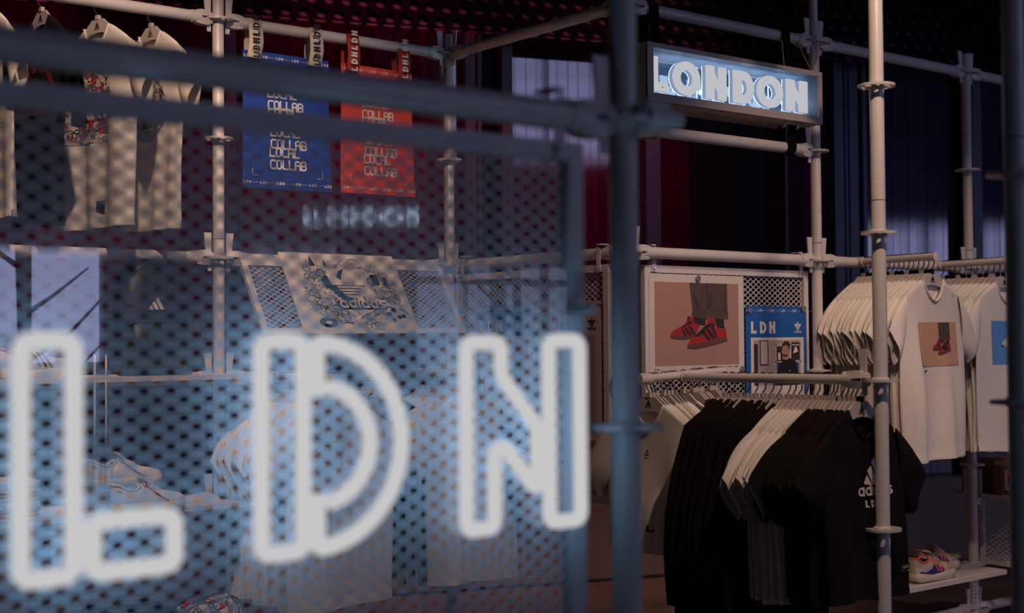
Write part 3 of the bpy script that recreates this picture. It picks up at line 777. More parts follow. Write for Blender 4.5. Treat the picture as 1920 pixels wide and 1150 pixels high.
def ldn_poster(label, loc, rz, base, print_m, W=.408, Hh=.56, foot=True):
    e = sheet('poster', label, 'poster', loc, rz, W, Hh, base)
    border_text(e, W, -.025, print_m)
    P, wd = ldn_polys(.053); m_ = MB(); put_polys(m_, [[(x*1.16, z) for x, z in p] for p in P], flat(-.0016), .033, -.121); m_.obj('lettering', print_m, e, recalc=False)
    m_ = MB(); put_polys(m_, trefoil_polys(.054), flat(-.0016), .346, -.101); word_adidas(m_, .346, -.119, .0092, flat(-.0016)); m_.obj('logo', print_m, e, recalc=False)
    return e
pb = ldn_poster('blue LDN poster with photo of a man in black', (.722, PY-.001, 1.700), 0, blue, inkw)
pic(pb, photo_items(), .317, .199, .050, -.350, -.0014)
m_ = MB().poly([(.031, -.44), (.386, -.44), (.386, -.362), (.031, -.362)], flat(-.0014)); m_.obj('caption_band', paper, pb, recalc=False)
m_ = MB(); put_text(m_, 'NIC POSTERS', .022, .205, -.414, flat(-.0018)); m_.obj('caption', blue, pb, recalc=False)
magnet_at(.425, PY-.002, 1.811, 'round magnet at top centre of red shoe poster')
magnet_at(.695, PY-.002, 1.424, 'round magnet at bottom right corner of red shoe poster')
magnet_at(.745, PY-.003, 1.680, 'round magnet at top left of the blue photo poster')
magnet_at(1.105, PY-.003, 1.690, 'round magnet at top right of the blue photo poster')
XB = -.035-.0135
pk = mat('print_soft_pink', (.50, .30, .27), .6); 
pb2 = ldn_poster('blue LDN poster behind the neon N, with pink picture', (XB, .950, 1.716), -PI/2, blue, inkw, .43, .57)
pic(pb2, [('photo_border', paper, [[(0, 0), (1, 0), (1, 1), (0, 1)]]), ('photo_ground', pk, [[(.05, .05), (.95, .05), (.95, .95), (.05, .95)]]), ('photo_shapes', wallp, [[(.1, .1), (.5, .1), (.4, .6), (.2, .6)], [(.55, .05), (.9, .05), (.85, .75), (.6, .7)]])], .36, .40, .035, -.54, -.0014)
pp2 = mat('pale_pink_paper', (.55, .42, .40), .6)
pb3 = ldn_poster('pale pink LDN poster behind right side of neon N', (XB, .508, 1.716), -PI/2, pp2, ink, .40, .57)
pic(pb3, [('photo_ground', mat('print_mauve', (.36, .27, .30), .6), [[(0, 0), (1, 0), (1, 1), (0, 1)]]), ('photo_shapes', shblk, [[(.1, 0), (.4, .05), (.35, .5), (.15, .4)], [(.5, .1), (.85, .05), (.8, .7), (.6, .8)]])], .33, .40, .035, -.54, -.0014)
for yy, zz, t in ((.93, 1.70, 'left'), (.54, 1.70, 'right')): magnet_at(XB-.002, yy, zz, 'round magnet at top %s of the blue poster behind N' % t, -PI/2)

# line-drawing poster on the tilted panel
pt = sheet('poster', 'tilted white poster with black line drawing around adidas trefoil', 'poster', (-.918, 1.19-.013+.03, 1.945), 0, .585, .415, paper, -tilt)
LF = flat(-.0018); lf2 = flat(-.0024); dw = MB(); rd = random.Random(21)
def sk(pts, wd=.0016, cl=False): dw.ribbon(pts, wd*1.25, LF, cl)
for i in range(460):                                                    # scribbled crowd of small shapes inside the drawing's outline
    a = rd.uniform(0, 2*PI); rr = math.sqrt(rd.uniform(.12, 1)); x = .30+rr*.225*math.cos(a); z = -.215+rr*.165*math.sin(a)
    if z > -.06 or (abs(x-.30) < .10 and -.235 < z < -.075) or (abs(x-.34) < .115 and -.31 < z < -.24): continue
    k = rd.random()
    if k < .35: sk(arc(x, z, rd.uniform(.003, .014), rd.uniform(.003, .012), 0, 360, 10)[:-1], .0012, True)
    elif k < .7:
        L = rd.uniform(.01, .035); an = rd.choice((.35, -.5, 1.3, .1)); sk([(x, z), (x+L*math.cos(an), z+L*math.sin(an))], .0014)
        sk([(x, z-.006), (x+L*math.cos(an), z-.006+L*math.sin(an))], .0012)
    else:
        p = [(x, z)]
        for _ in range(4): p.append((p[-1][0]+rd.uniform(-.012, .012), p[-1][1]+rd.uniform(-.01, .01)))
        sk(p, .0015)
for (x, z, r) in ((.115, -.085, .018), (.14, -.12, .018), (.175, -.108, .019), (.105, -.125, .014)): sk(arc(x, z, r, r, 0, 360, 18)[:-1], .003, True); sk(arc(x, z, r*.6, r*.6, 0, 360, 14)[:-1], .0012, True)
dw.poly([(.13, -.07), (.145, -.02), (.150, -.02), (.165, -.07)], LF); sk([(.125, -.07), (.125, -.035)], .003); sk([(.172, -.07), (.172, -.04)], .003); dw.poly([(.205, -.07), (.212, -.03), (.222, -.07)], LF)
sk(arc(.36, -.085, .045, .06, 0, 180, 18), .0025); sk(arc(.36, -.085, .036, .05, 0, 180, 18), .0015); sk(arc(.36, -.085, .026, .038, 0, 180, 14), .0012); sk([(.26, -.07), (.31, -.03), (.31, -.075)], .0022)
for k in range(9): sk([(.30+k*.013, -.085), (.30+k*.013, -.072)], .0014)
for (x0, z0, w0, h0) in ((.425, -.165, .04, .055), (.485, -.17, .026, .05)):                  # windows of the house
    dw.poly([(x0, z0), (x0+w0, z0), (x0+w0, z0+h0), (x0, z0+h0)], LF); sk([(x0-.008, z0-.012), (x0+w0+.008, z0-.012), (x0+w0+.008, z0+h0+.02), (x0-.008, z0+h0+.02)], .0015, True)
for i in range(60):                                                      # foliage and crowd at the right
    x = rd.uniform(.50, .545); z = rd.uniform(-.27, -.15); sk([(x, z), (x+rd.uniform(-.012, .012), z+rd.uniform(-.02, .02))], .0022)
for x, z in ((.49, -.30), (.505, -.335), (.475, -.35), (.53, -.33), (.455, -.32)): dw.poly(arc(x, z, .013, .012, 0, 360, 9)[:-1], LF)
dw.poly([(.53, -.29), (.56, -.315), (.556, -.322), (.526, -.298)], LF)
train = [(.06, -.235), (.10, -.268), (.16, -.29), (.215, -.30), (.25, -.305), (.25, -.365), (.20, -.37), (.15, -.345), (.10, -.31)]
sk(train, .003, True); sk([(.062, -.245), (.11, -.283), (.19, -.315), (.215, -.32)], .0018); sk([(.195, -.298), (.19, -.368)], .002)
for k in range(6): x = .085+k*.02; z = -.272-k*.0075; sk([(x, z), (x+.012, z-.005), (x+.012, z-.022), (x, z-.017)], .0014, True)
for k in range(2): sk([(.2+k*.024, -.318), (.22+k*.024, -.318), (.22+k*.024, -.352), (.2+k*.024, -.352)], .0016, True)
dw.poly(arc(.135, -.365, .045, .026, 0, 360, 26)[:-1], LF)
sk([(.29, -.375), (.315, -.415)], .004); sk([(.305, -.375), (.33, -.415)], .003); sk([(.30, -.345), (.36, -.315), (.41, -.29), (.415, -.31), (.36, -.345), (.31, -.365)], .0025, True)
for x in (.40, .425): sk(arc(x, -.31, .02, .007, 0, 360, 12)[:-1], .0016, True); sk([(x-.02, -.31), (x-.014, -.345), (x+.014, -.345), (x+.02, -.31)], .0018)
for x, z, r in ((.36, -.385, .018), (.39, -.385, .02), (.375, -.375, .014), (.33, -.385, .012)): sk(arc(x, z, r, r*.8, 0, 360, 14)[:-1], .0018, True)
dw.obj('line_drawing', ink, pt, recalc=False)['kind'] = 'stuff'
m_ = MB()
for kk in range(9):
    for p in trefoil_polys(.235): m_.poly([(.302+x-.004*kk, -.222+z-.0022*kk) for x, z in p], flat(-.0021))
for dx in (0, .006): word_adidas(m_, .335+dx-.004, -.292-dx, .042, lambda x, z: (x, -.0021, z))
m_.ribbon([(.225, -.275), (.45, -.275)], .045, flat(-.0020))
m_.obj('logo_shadow', ink, pt, recalc=False)
m_ = MB()
for p in trefoil_polys(.235): m_.poly([(.302+x, -.222+z) for x, z in p], lf2)
word_adidas(m_, .338, -.289, .040, lf2)
m_.obj('logo', paper, pt, recalc=False)
m_ = MB().poly(arc(.135, -.365, .016, .009, 0, 360, 16)[:-1], lf2); m_.obj('record_label', paper, pt, recalc=False)

# ------------------------------------------------------------------ hangers and garments
def hanger_meshes():
    top_ = [(-.162, -.165), (-.145, -.152), (-.11, -.124), (-.07, -.098), (-.047, -.080), (-.036, -.072), (.036, -.072), (.047, -.080), (.07, -.098), (.11, -.124), (.145, -.152), (.162, -.165)]
    bot = [(.166, -.176), (.160, -.181), (.135, -.170), (.10, -.150), (.06, -.134), (.03, -.126), (0, -.124), (-.03, -.126), (-.06, -.134), (-.10, -.150), (-.135, -.170), (-.160, -.181), (-.166, -.176)]
    body = MB().plate((top_+bot)[::-1], (), .008).data('board', hangm)
    hk = [(0, 0, -.075), (0, 0, -.052), (0, -.012, -.036)]
    r = .0205
    hk += [(0, r*math.cos(t), r*math.sin(t)) for t in [math.radians(v) for v in (225, 205, 180, 150, 120, 90, 60, 30, 5)]]
    hook = MB().tube(hk, .0026, 8).data('hook', hookm, True)
    tab = MB().box((0, 0, -.064), (.020, .014, .017)).data('size_tab', tabm)
    tabk = MB().box((0, 0, -.064), (.018, .014, .020)).data('size_tab', blackstrap)
    lg = MB(); put_polys(lg, bars_polys(.026), flat(-.0056), 0, -.104); word_adidas(lg, 0, -.113, .0062, flat(-.0056))
    return body, hook, tab, tabk, lg.data('logo', ink, recalc=False)
HB, HK, HT, HTK, HL = hanger_meshes()
# hook shape fits rails of 17 mm radius; wider copies serve the scaffold tube
def wide_hook(r):
    hk = [(0, 0, -.075), (0, 0, -.056), (0, -.015, -.042)]+[(0, r*math.cos(t), r*math.sin(t)) for t in [math.radians(v) for v in (225, 205, 180, 150, 120, 90, 60, 30, 5)]]
    return MB().tube(hk, .0026, 8).data('hook', hookm, True)
HKW = wide_hook(.0272)
def hanger(loc, rz, label, group, logo=False, hook=HK, dark_tab=False):
    e = empty('clothes_hanger', label, 'hanger', loc, rz, group)
    link('board', HB, e); link('hook', hook, e); link('size_tab', HTK if dark_tab else HT, e)
    if logo: link('logo', HL, e)
    return e

def sstep(a, b, x):
    t = max(0, min(1, (x-a)/(b-a))); return t*t*(3-2*t)
class Garment:
    """hanging top: local origin on the rail axis, X along the hanger, front towards -Y"""
    def __init__(s, zh=-.88, sw=.205, bw=.248, seed=0, slack=1.0, hood=False, longsl=False, nwid=.083, scoop=-.195, tilt_=0):
        s.zh, s.sw, s.bw, s.hood, s.longsl, s.nw, s.scoop = zh, sw, bw, hood, longsl, nwid, scoop
        r = random.Random(seed)
        s.ph = [r.uniform(0, 6.28) for _ in range(6)]; s.am = slack*r.uniform(.8, 1.2); s.k = [r.uniform(14, 20), r.uniform(26, 36), r.uniform(44, 60)]
        s.lean = r.uniform(-.02, .02); s.hz = r.uniform(-.012, .012)
        s.zn, s.zs, s.zb = -.100, -.170, -.122
        s.r = r
    def ztop(s, x, front):
        a = abs(x)
        if a < s.nw:
            zc = s.scoop if front else s.zb
            return s.zn+(zc-s.zn)*(1-(a/s.nw)**2)
        return s.zn+(s.zs-s.zn)*((a-s.nw)/(s.sw-s.nw))**1.15
    def wid(s, v): return s.sw+(s.bw-s.sw)*sstep(0, .30, v)-.012*sstep(.5, 1, v)
    def fold(s, x, v):
        g = sstep(.12, .75, v)*s.am
        return g*(.013*math.sin(s.k[0]*x+s.ph[0]+.8*v)+.008*math.sin(s.k[1]*x+s.ph[1]-.9*v)+.003*math.sin(s.k[2]*x+s.ph[2]))+s.lean*v
    def thick(s, xr, v):
        return (.0105*sstep(0, .014, v)+.026*sstep(.08, .9, v))*max(0, 1-abs(xr)**3)**.6 if v > 0 else 0.0
    def surf(s, x0, v, front):
        """x0 = abscissa at the shoulder line (-sw..sw), v = 0 top .. 1 hem"""
        xr = x0/s.sw; x = xr*s.wid(v); zt = s.ztop(x0, front)
        z = zt+(s.zh+s.hz*xr-zt)*v
        y = s.fold(x, v); t = s.thick(xr, v)
        if abs(x0) < s.nw and v < .05: t = max(t, .012*(1-(abs(x0)/s.nw)**4))
        return (x, y-t if front else y+t, z)
    def front_at(s, x, z, off=.003):
        """point on the front sheet at abscissa x, height z"""
        v = .3
        for _ in range(6):
            x0 = max(-s.sw, min(s.sw, x/s.wid(v)*s.sw)); zt = s.ztop(x0, True); v = max(0, min(1, (z-zt)/(s.zh-zt)))
        p = s.surf(x0, v, True)
        return (p[0], p[1]-off, p[2])
    def body(s, material):
        m_ = MB()
        xs = [-1, -.97, -.9, -.8, -.68, -.55]; a = s.nw/s.sw
        cols = sorted(set([-1, -.975, -.92, -.82, -.7, -.58, -.48, -a, -a*.85, -a*.6, -a*.3, 0, a*.3, a*.6, a*.85, a, .48, .58, .7, .82, .92, .975, 1]))
        rows = [0, .014, .035, .07, .11, .16, .21, .26, .31, .37, .43, .5, .57, .64, .71, .78, .85, .91, .96, .975, 1]
        nc, nr = len(cols), len(rows)
        for front in (True, False):
            vs = []
            for v in rows:
                for c in cols:
                    p = s.surf(c*s.sw, v, front)
                    if v > .97: p = (p[0], p[1]+(-.0022 if front else .0022), p[2])
                    vs.append(p)
            m_.add(vs, [(j*nc+i, j*nc+i+1, (j+1)*nc+i+1, (j+1)*nc+i) for j in range(nr-1) for i in range(nc-1)])
        for sd in (-1, 1):
            S0 = Vector((s.sw-.004, s.zs+.002)); S1 = Vector((s.bw-.022, s.zs-.235))
            if s.longsl: C0 = Vector((s.bw+.050, s.zs-.64)); C1 = Vector((s.bw-.055, s.zs-.66)); ns_, nc_ = 14, 7
            else:
                w_ = s.r.uniform(-.012, .015)
                C0 = Vector(((.358 if s.sw < .2 else .334)+w_, s.zs-.155+s.r.uniform(-.015, .01))); C1 = Vector((.285+w_*.5, s.zs-.310)); ns_, nc_ = 8, 8
            ph = s.r.uniform(0, 6); amp = s.r.uniform(.004, .010)
            for front in (True, False):
                vs = []
                for i in range(ns_+1):
                    t = i/ns_
                    for j in range(nc_+1):
                        c = j/nc_
                        A_ = S0.lerp(C0, t); B_ = S1.lerp(C1, t)
                        if s.longsl:
                            A_ += Vector((.05*math.sin(PI*t), 0))
                        else: A_ += Vector((.014*math.sin(PI*t), .012*math.sin(PI*t)))
                        q_ = A_.lerp(B_, c)
                        th = (.006+.026*math.sin(PI*min(1, t*.9+.1)*.75))*math.sin(PI*c)**.7
                        f_ = amp*t*math.sin(7*c+ph+3*t)+s.fold(sd*q_.x, .3)*(1-t)
                        if t > .86 and not s.longsl: th += .002
                        vs.append((sd*q_.x, f_+(-th if front else th), q_.y))
                n = nc_+1
                m_.add(vs, [(i*n+j, i*n+j+1, (i+1)*n+j+1, (i+1)*n+j) for i in range(ns_) for j in range(nc_)])
        if s.hood:
            vs = []; fs = []; nu, nv = 16, 10
            for i in range(nv+1):
                t = i/nv; z = -.088-.135*t; rx = .045+.085*math.sin(PI*min(1, t*.75+.02)); ry = .022+.030*math.sin(PI*t)
                for k in range(nu):
                    a_ = 2*PI*k/nu; vs.append((rx*math.cos(a_)*(1+.06*math.sin(3*a_+s.ph[0])), ry*math.sin(a_)+.010+.006*math.sin(5*a_+s.ph[1]), z+.012*math.cos(2*a_)))
            for i in range(nv):
                for k in range(nu): fs.append((i*nu+k, i*nu+(k+1) % nu, (i+1)*nu+(k+1) % nu, (i+1)*nu+k))
            m_.add(vs, fs)
            m_.tube([(math.cos(a_)*.125, math.sin(a_)*.050+.008, -.205+.03*abs(math.cos(a_))) for a_ in [2*PI*k/20 for k in range(20)]], .013, 8, True)
        return m_.data('body', material, True, .0004)
    def collar(s, material):
        pts = []
        n = 14
        for i in range(n+1):
            x = -s.nw+2*s.nw*i/n; p = s.surf(x*.999, .006, True); pts.append((p[0], p[1]-.001, p[2]+.002))
        for i in range(1, n):
            x = s.nw-2*s.nw*i/n; p = s.surf(x*.999, .006, False); pts.append((p[0], p[1]+.001, p[2]+.002))
        return MB().tube(pts, .0085, 8, True, True, .5, 1.0).data('collar', material, True)
GC = {}
def garment_set(kind, n, material, **kw):
    out = []
    for i in range(n):
        g = Garment(seed=hash(kind) % 97 if False else (sum(map(ord, kind))*7+i*13) % 1000, **kw)
        out.append((g, g.body(material), None if kw.get('hood') else g.collar(material)))
    GC[kind] = out
    return out
garment_set('tee_big', 5, cotw, zh=-.90, slack=1.35)
garment_set('tee_cool', 5, cotw2, zh=-.90, slack=1.35)
garment_set('tee_black', 4, cotk, zh=-.735, sw=.195, bw=.235, slack=1.3)
garment_set('tee_white', 4, cotw, zh=-.755, sw=.195, bw=.235)
garment_set('tee_short', 4, cotw, zh=-.665, sw=.19, bw=.225, slack=1.15)
garment_set('hoodie', 4, fleek, zh=-1.0, sw=.215, bw=.262, hood=True, longsl=True)
garment_set('hoodie_short', 3, fleek, zh=-.80, sw=.21, bw=.255, hood=True, longsl=True)
garment_set('tee_navy', 3, navy, zh=-.72, sw=.195, bw=.24)
garment_set('tee_led', 3, cotk, zh=-.90)
def garment(kind, idx, name, label, cat, loc, rz, group, collar=True):
    g, b, c = GC[kind][idx % len(GC[kind])]
    e = empty(name, label, cat, loc, rz, group)
    link('body', b, e)
    if c and collar: link('collar', c, e)
    return e, g
def decal(parent, g, name, material, polys, off=.003, fine=True):
    """flat print that follows the garment's front sheet; polys in garment XZ"""
    m_ = MB()
    for p in polys:
        q_ = []
        for i in range(len(p)):
            a, b = Vector(p[i]), Vector(p[(i+1) % len(p)]); n = max(1, int((b-a).length/.02)) if fine else 1
            q_ += [tuple(a.lerp(b, t/n)) for t in range(n)]
        m_.poly(q_, lambda x, z: g.front_at(x, z, off))
    return m_.obj(name, material, parent, recalc=False)
def decal_grid(parent, g, name, material, x0, x1, z0, z1, off=.0025, n=14):
    m_ = MB(); vs = [g.front_at(x0+(x1-x0)*i/n, z0+(z1-z0)*j/n, off) for j in range(n+1) for i in range(n+1)]
    m_.add(vs, [(j*(n+1)+i, j*(n+1)+i+1, (j+1)*(n+1)+i+1, (j+1)*(n+1)+i) for j in range(n) for i in range(n)])
    return m_.obj(name, material, parent, recalc=False)
def decal_strokes(parent, g, name, material, strokes, off=.0045):
    m_ = MB()
    for pts, wd, cl in strokes: m_.ribbon(pts, wd, lambda x, z: g.front_at(x, z, off), cl)
    o = m_.obj(name, material, parent, recalc=False)
    if len(strokes) > 20: o['kind'] = 'stuff'                            # scribbles too small to pick apart
    return o
def doodle(rd, x0, x1, z0, z1, n, wd=.002):
    out = []
    for _ in range(n):
        x, z = rd.uniform(x0, x1), rd.uniform(z0, z1)
        if rd.random() < .4: out.append((arc(x, z, rd.uniform(.004, .016), rd.uniform(.004, .014), 0, 360, 9)[:-1], wd*.8, True))
        else:
            p = [(x, z)]
            for _k in range(3): p.append((p[-1][0]+rd.uniform(-.018, .018), p[-1][1]+rd.uniform(-.016, .016)))
            out.append((p, wd, False))
    return out
def hem_label(e, g, x, z, wd=.05, h=.026):
    decal(e, g, 'hem_label', ink, [[(x, z), (x+wd, z), (x+wd, z+h), (x, z+h)]], .006)
    m_ = MB(); f_ = lambda a, b: g.front_at(a, b, .0075)
    for k in range(2): m_.ribbon([(x+wd*.15, z+h*(.75-.2*k)), (x+wd*.75, z+h*(.75-.2*k))], .0016, f_)
    m_.ribbon([(x+wd*.62, z+h*.2), (x+wd*.88, z+h*.2)], .004, f_); m_.obj('label_print', inkw, e, recalc=False)

def arm_rail(label, p0, p1, r=.017, head=None):
    p0, p1 = Vector(p0), Vector(p1); d = p1-p0; L = d.length
    e = empty('hanging_arm', label, 'clothes rail', p0, math.atan2(d.y, d.x), 'clothes rail arms')
    sl = math.atan2(d.z, math.hypot(d.x, d.y)); zz = L*math.sin(sl); xx = L*math.cos(sl)
    MB().tube([(0, 0, 0), (xx, 0, zz)], r, 20).obj('tube', paint, e, 40)
    c = MB().lathe((0, 0, 0), [(0, -.004), (r+.003, -.004), (r+.004, 0), (r+.003, .004), (0, .005)], 20, 'X').obj('end_cap', paint2, e, 40); c.location = (xx, 0, zz)
    if head: head_parts(e, head, 0)
    else: MB().tube([(-.03, 0, 0), (.03, 0, 0)], r+.007, 16).obj('clamp', paint, e, 40)
    return e

# ---- rail arm on the nearest post: hoodies, white tees, black tees
arm_rail('cantilever rail with black hoodies and t-shirts, from nearest post', (D[0]-.03, -1.09, 1.413), (.022, -.29, 1.409), .0175, (-.088, 0, 0))
AX = lambda y: .0235+(y+1.09)/.8*(-.0015)
hook_y = []
for t_ in range(8): hook_y.append(-.50-.037*t_)
whites = [-.800, -.826, -.852, -.880, -.906, -.932]
blacks = [-.958, -.976, -.992, -1.008, -1.036, -1.056, -1.076, -1.094, -1.116]
rg = random.Random(4)
gname = 'hangers on the front rail'
for i, y in enumerate(hook_y):
    rz = rg.uniform(-.06, .06)
    hanger((AX(y), y, 1.411), rz, 'pale hanger holding a black hoodie, %s from rail end cap' % ORD[i], gname)
    garment('hoodie', i, 'hoodie', 'long black hoodie on the front rail, %s from its free end' % ORD[i], 'hoodie', (AX(y), y, 1.411), rz, 'black hoodies on the front rail')
for i, y in enumerate(whites):
    rz = rg.uniform(-.05, .05)
    hanger((AX(y), y, 1.411), rz, 'hanger of a white t-shirt on the front rail, %s after the hoodies' % ORD[i], gname)
    garment('tee_white', i, 't_shirt', 'white t-shirt between hoodies and black t-shirts, %s from the hoodies' % ORD[i], 't-shirt', (AX(y), y, 1.411), rz, 'white t-shirts on the front rail')
for i, y in enumerate(blacks):
    rz = rg.uniform(-.04, .04) if i < 8 else .05; last = i == 8
    hanger((AX(y), y, 1.411), rz, ('pale hanger with bars logo at front of the black t-shirts' if last else 'pale hanger of a black t-shirt, %s from the white t-shirts' % ORD[i]), gname, last, dark_tab=last)
    e, g = garment('tee_black', i, 't_shirt', ('black t-shirt with white bars logo and LDN, behind nearest post' if last else 'black t-shirt on the front rail, %s after the white ones' % ORD[i]), 't-shirt', (AX(y), y, 1.411), rz, 'black t-shirts on the front rail')
    if last:
        decal(e, g, 'logo_print', inkw, [[(x+.040, z-.352) for x, z in p] for p in bars_polys(.112)], .004)
        s_, wd_, st_ = adidas_strokes(.030)
        decal_strokes(e, g, 'word_print', inkw, [([(x-wd_/2+.040, z-.390) for x, z in p], st_, cl) for p, cl in s_], .004)
        P, wd_ = ldn_polys(.024); decal(e, g, 'letters_print', inkw, [[(x*1.15-.018, z-.428) for x, z in p] for p in P], .004)
        decal(e, g, 'neck_mark', mat('grey_ink', (.05, .045, .05), .6), [[(x, z-.205) for x, z in p] for p in bars_polys(.022)], -.006)
        hem_label(e, g, .125, -.655, .055, .028)

# ---- short arm at the hidden post: white short tees, then navy ones
p0, p1 = (-.125, -.22, 1.404), (.325, -.22, 1.427)
ha = arm_rail('slim clothes rail in front of red shoe poster, left of front rail', p0, p1, .0155)
MB().tube([(.0, 0, 0), (.105, .19, .0)], .014, 14).obj('bracket_arm', paint, ha, 40)
xs = [-.100, -.082, -.064, -.022, .000, .020, .038, .085, .140, .156, .172, .186, .236, .252, .268]
for i, x in enumerate(xs):
    z = 1.404+(x+.125)/.45*.023; rz = -PI/2+rg.uniform(-.05, .05); loc = (x, -.22, z+.001)
    hanger(loc, rz, 'hanger on the slim rail below the shoe poster, %s from its left' % ORD[i], 'hangers on the slim rail', i == 0)
    if i < 8:
        e, g = garment('tee_short', i, 't_shirt', ('short white t-shirt with black hem label beside the foreground post' if i == 0 else 'short white t-shirt left of the hoodies, %s on the slim rail' % ORD[i]), 't-shirt', loc, rz, 'short white t-shirts on the slim rail')
        if i == 0:
            hem_label(e, g, .012, -.585); decal(e, g, 'chest_mark', ink, [[(x_, z_-.285) for x_, z_ in p] for p in bars_polys(.018)]+[[(-.01, -.297), (.01, -.297), (.01, -.291), (-.01, -.291)]], .004)
    else: garment('tee_navy', i, 't_shirt', 'navy t-shirt half hidden behind the hoodies, %s of its rail' % ORD[i], 't-shirt', loc, rz, 'navy t-shirts behind the hoodies')

# ---- right racks
def right_rack(X, y1, z, n, label_arm, tint, desc, side):
    arm_rail(label_arm, (X, -.01, z), (X, y1, z+.004), .0165)
    es = []
    for i in range(n):
        y = -.035-(abs(y1)-.055)*i/(n-1); rz = rg.uniform(-.05, .05); last = i == n-1; nm = n-1-i
        w_ = 'front' if last else '%s behind the front one' % ORD[nm-1]
        hanger((X, y, z+.002), rz, ('hanger with bars logo at the front of the %s rack' % desc) if last else 'hanger on the %s rack, %s' % (desc, w_), 'hangers on the %s rack' % desc, last, dark_tab=(i % 3 > 0))
        es.append((garment(tint, i, 't_shirt', ('placeholder' if last else 'white t-shirt on the %s rack, %s' % (desc, w_)), 't-shirt', (X, y, z+.002), rz, 'white t-shirts on the %s rack' % desc)))
    return es[-1]
e, g = right_rack(1.478, -.425, 1.912, 15, 'clothes rail arm with white t-shirts right of the LONDON sign post', 'tee_big', 'shoe print', 1)
e['label'] = 'white t-shirt with tan picture of red shoes, front of its rack'; e.rotation_euler = (0, 0, .03)
px0, px1, pz0, pz1 = -.135, .165, -.485, -.290
decal_grid(e, g, 'print_ground', tan2, px0, px1, pz0, pz1)
def shoe_decal(e, g, x0, z0, W, Hh):
    for i, (nm, mm, polys) in enumerate(shoe_items(tan2)[1:]):
        decal(e, g, nm, mm, [[(x0+a*W, z0+b*Hh) for a, b in p] for p in polys], .0035+.0004*i)
shoe_decal(e, g, -.055, -.47, .19, .178)
decal(e, g, 'caption_marks', ink, [[(-.12, -.51), (-.105, -.51), (-.105, -.50), (-.12, -.50)], [(-.09, -.51), (-.07, -.506), (-.07, -.50), (-.09, -.50)]], .003)
e, g = right_rack(2.10, -.395, 1.914, 12, 'clothes rail arm with white t-shirts at the right edge', 'tee_cool', 'blue print', 1)
e['label'] = 'white t-shirt with blue picture, front of the rightmost rack'
decal_grid(e, g, 'print_ground', mat('print_sky_blue', (.10, .32, .72), .8, var=.05), -.135, .165, -.49, -.285)
decal(e, g, 'print_shoe', inkw, [[(-.07, -.395), (-.045, -.375), (0, -.365), (.10, -.37), (.11, -.405), (-.02, -.41), (-.06, -.405)]], .004)
decal(e, g, 'print_outline', ink, [[(-.075, -.405), (.11, -.418), (.112, -.405), (-.07, -.398)]], .0045)

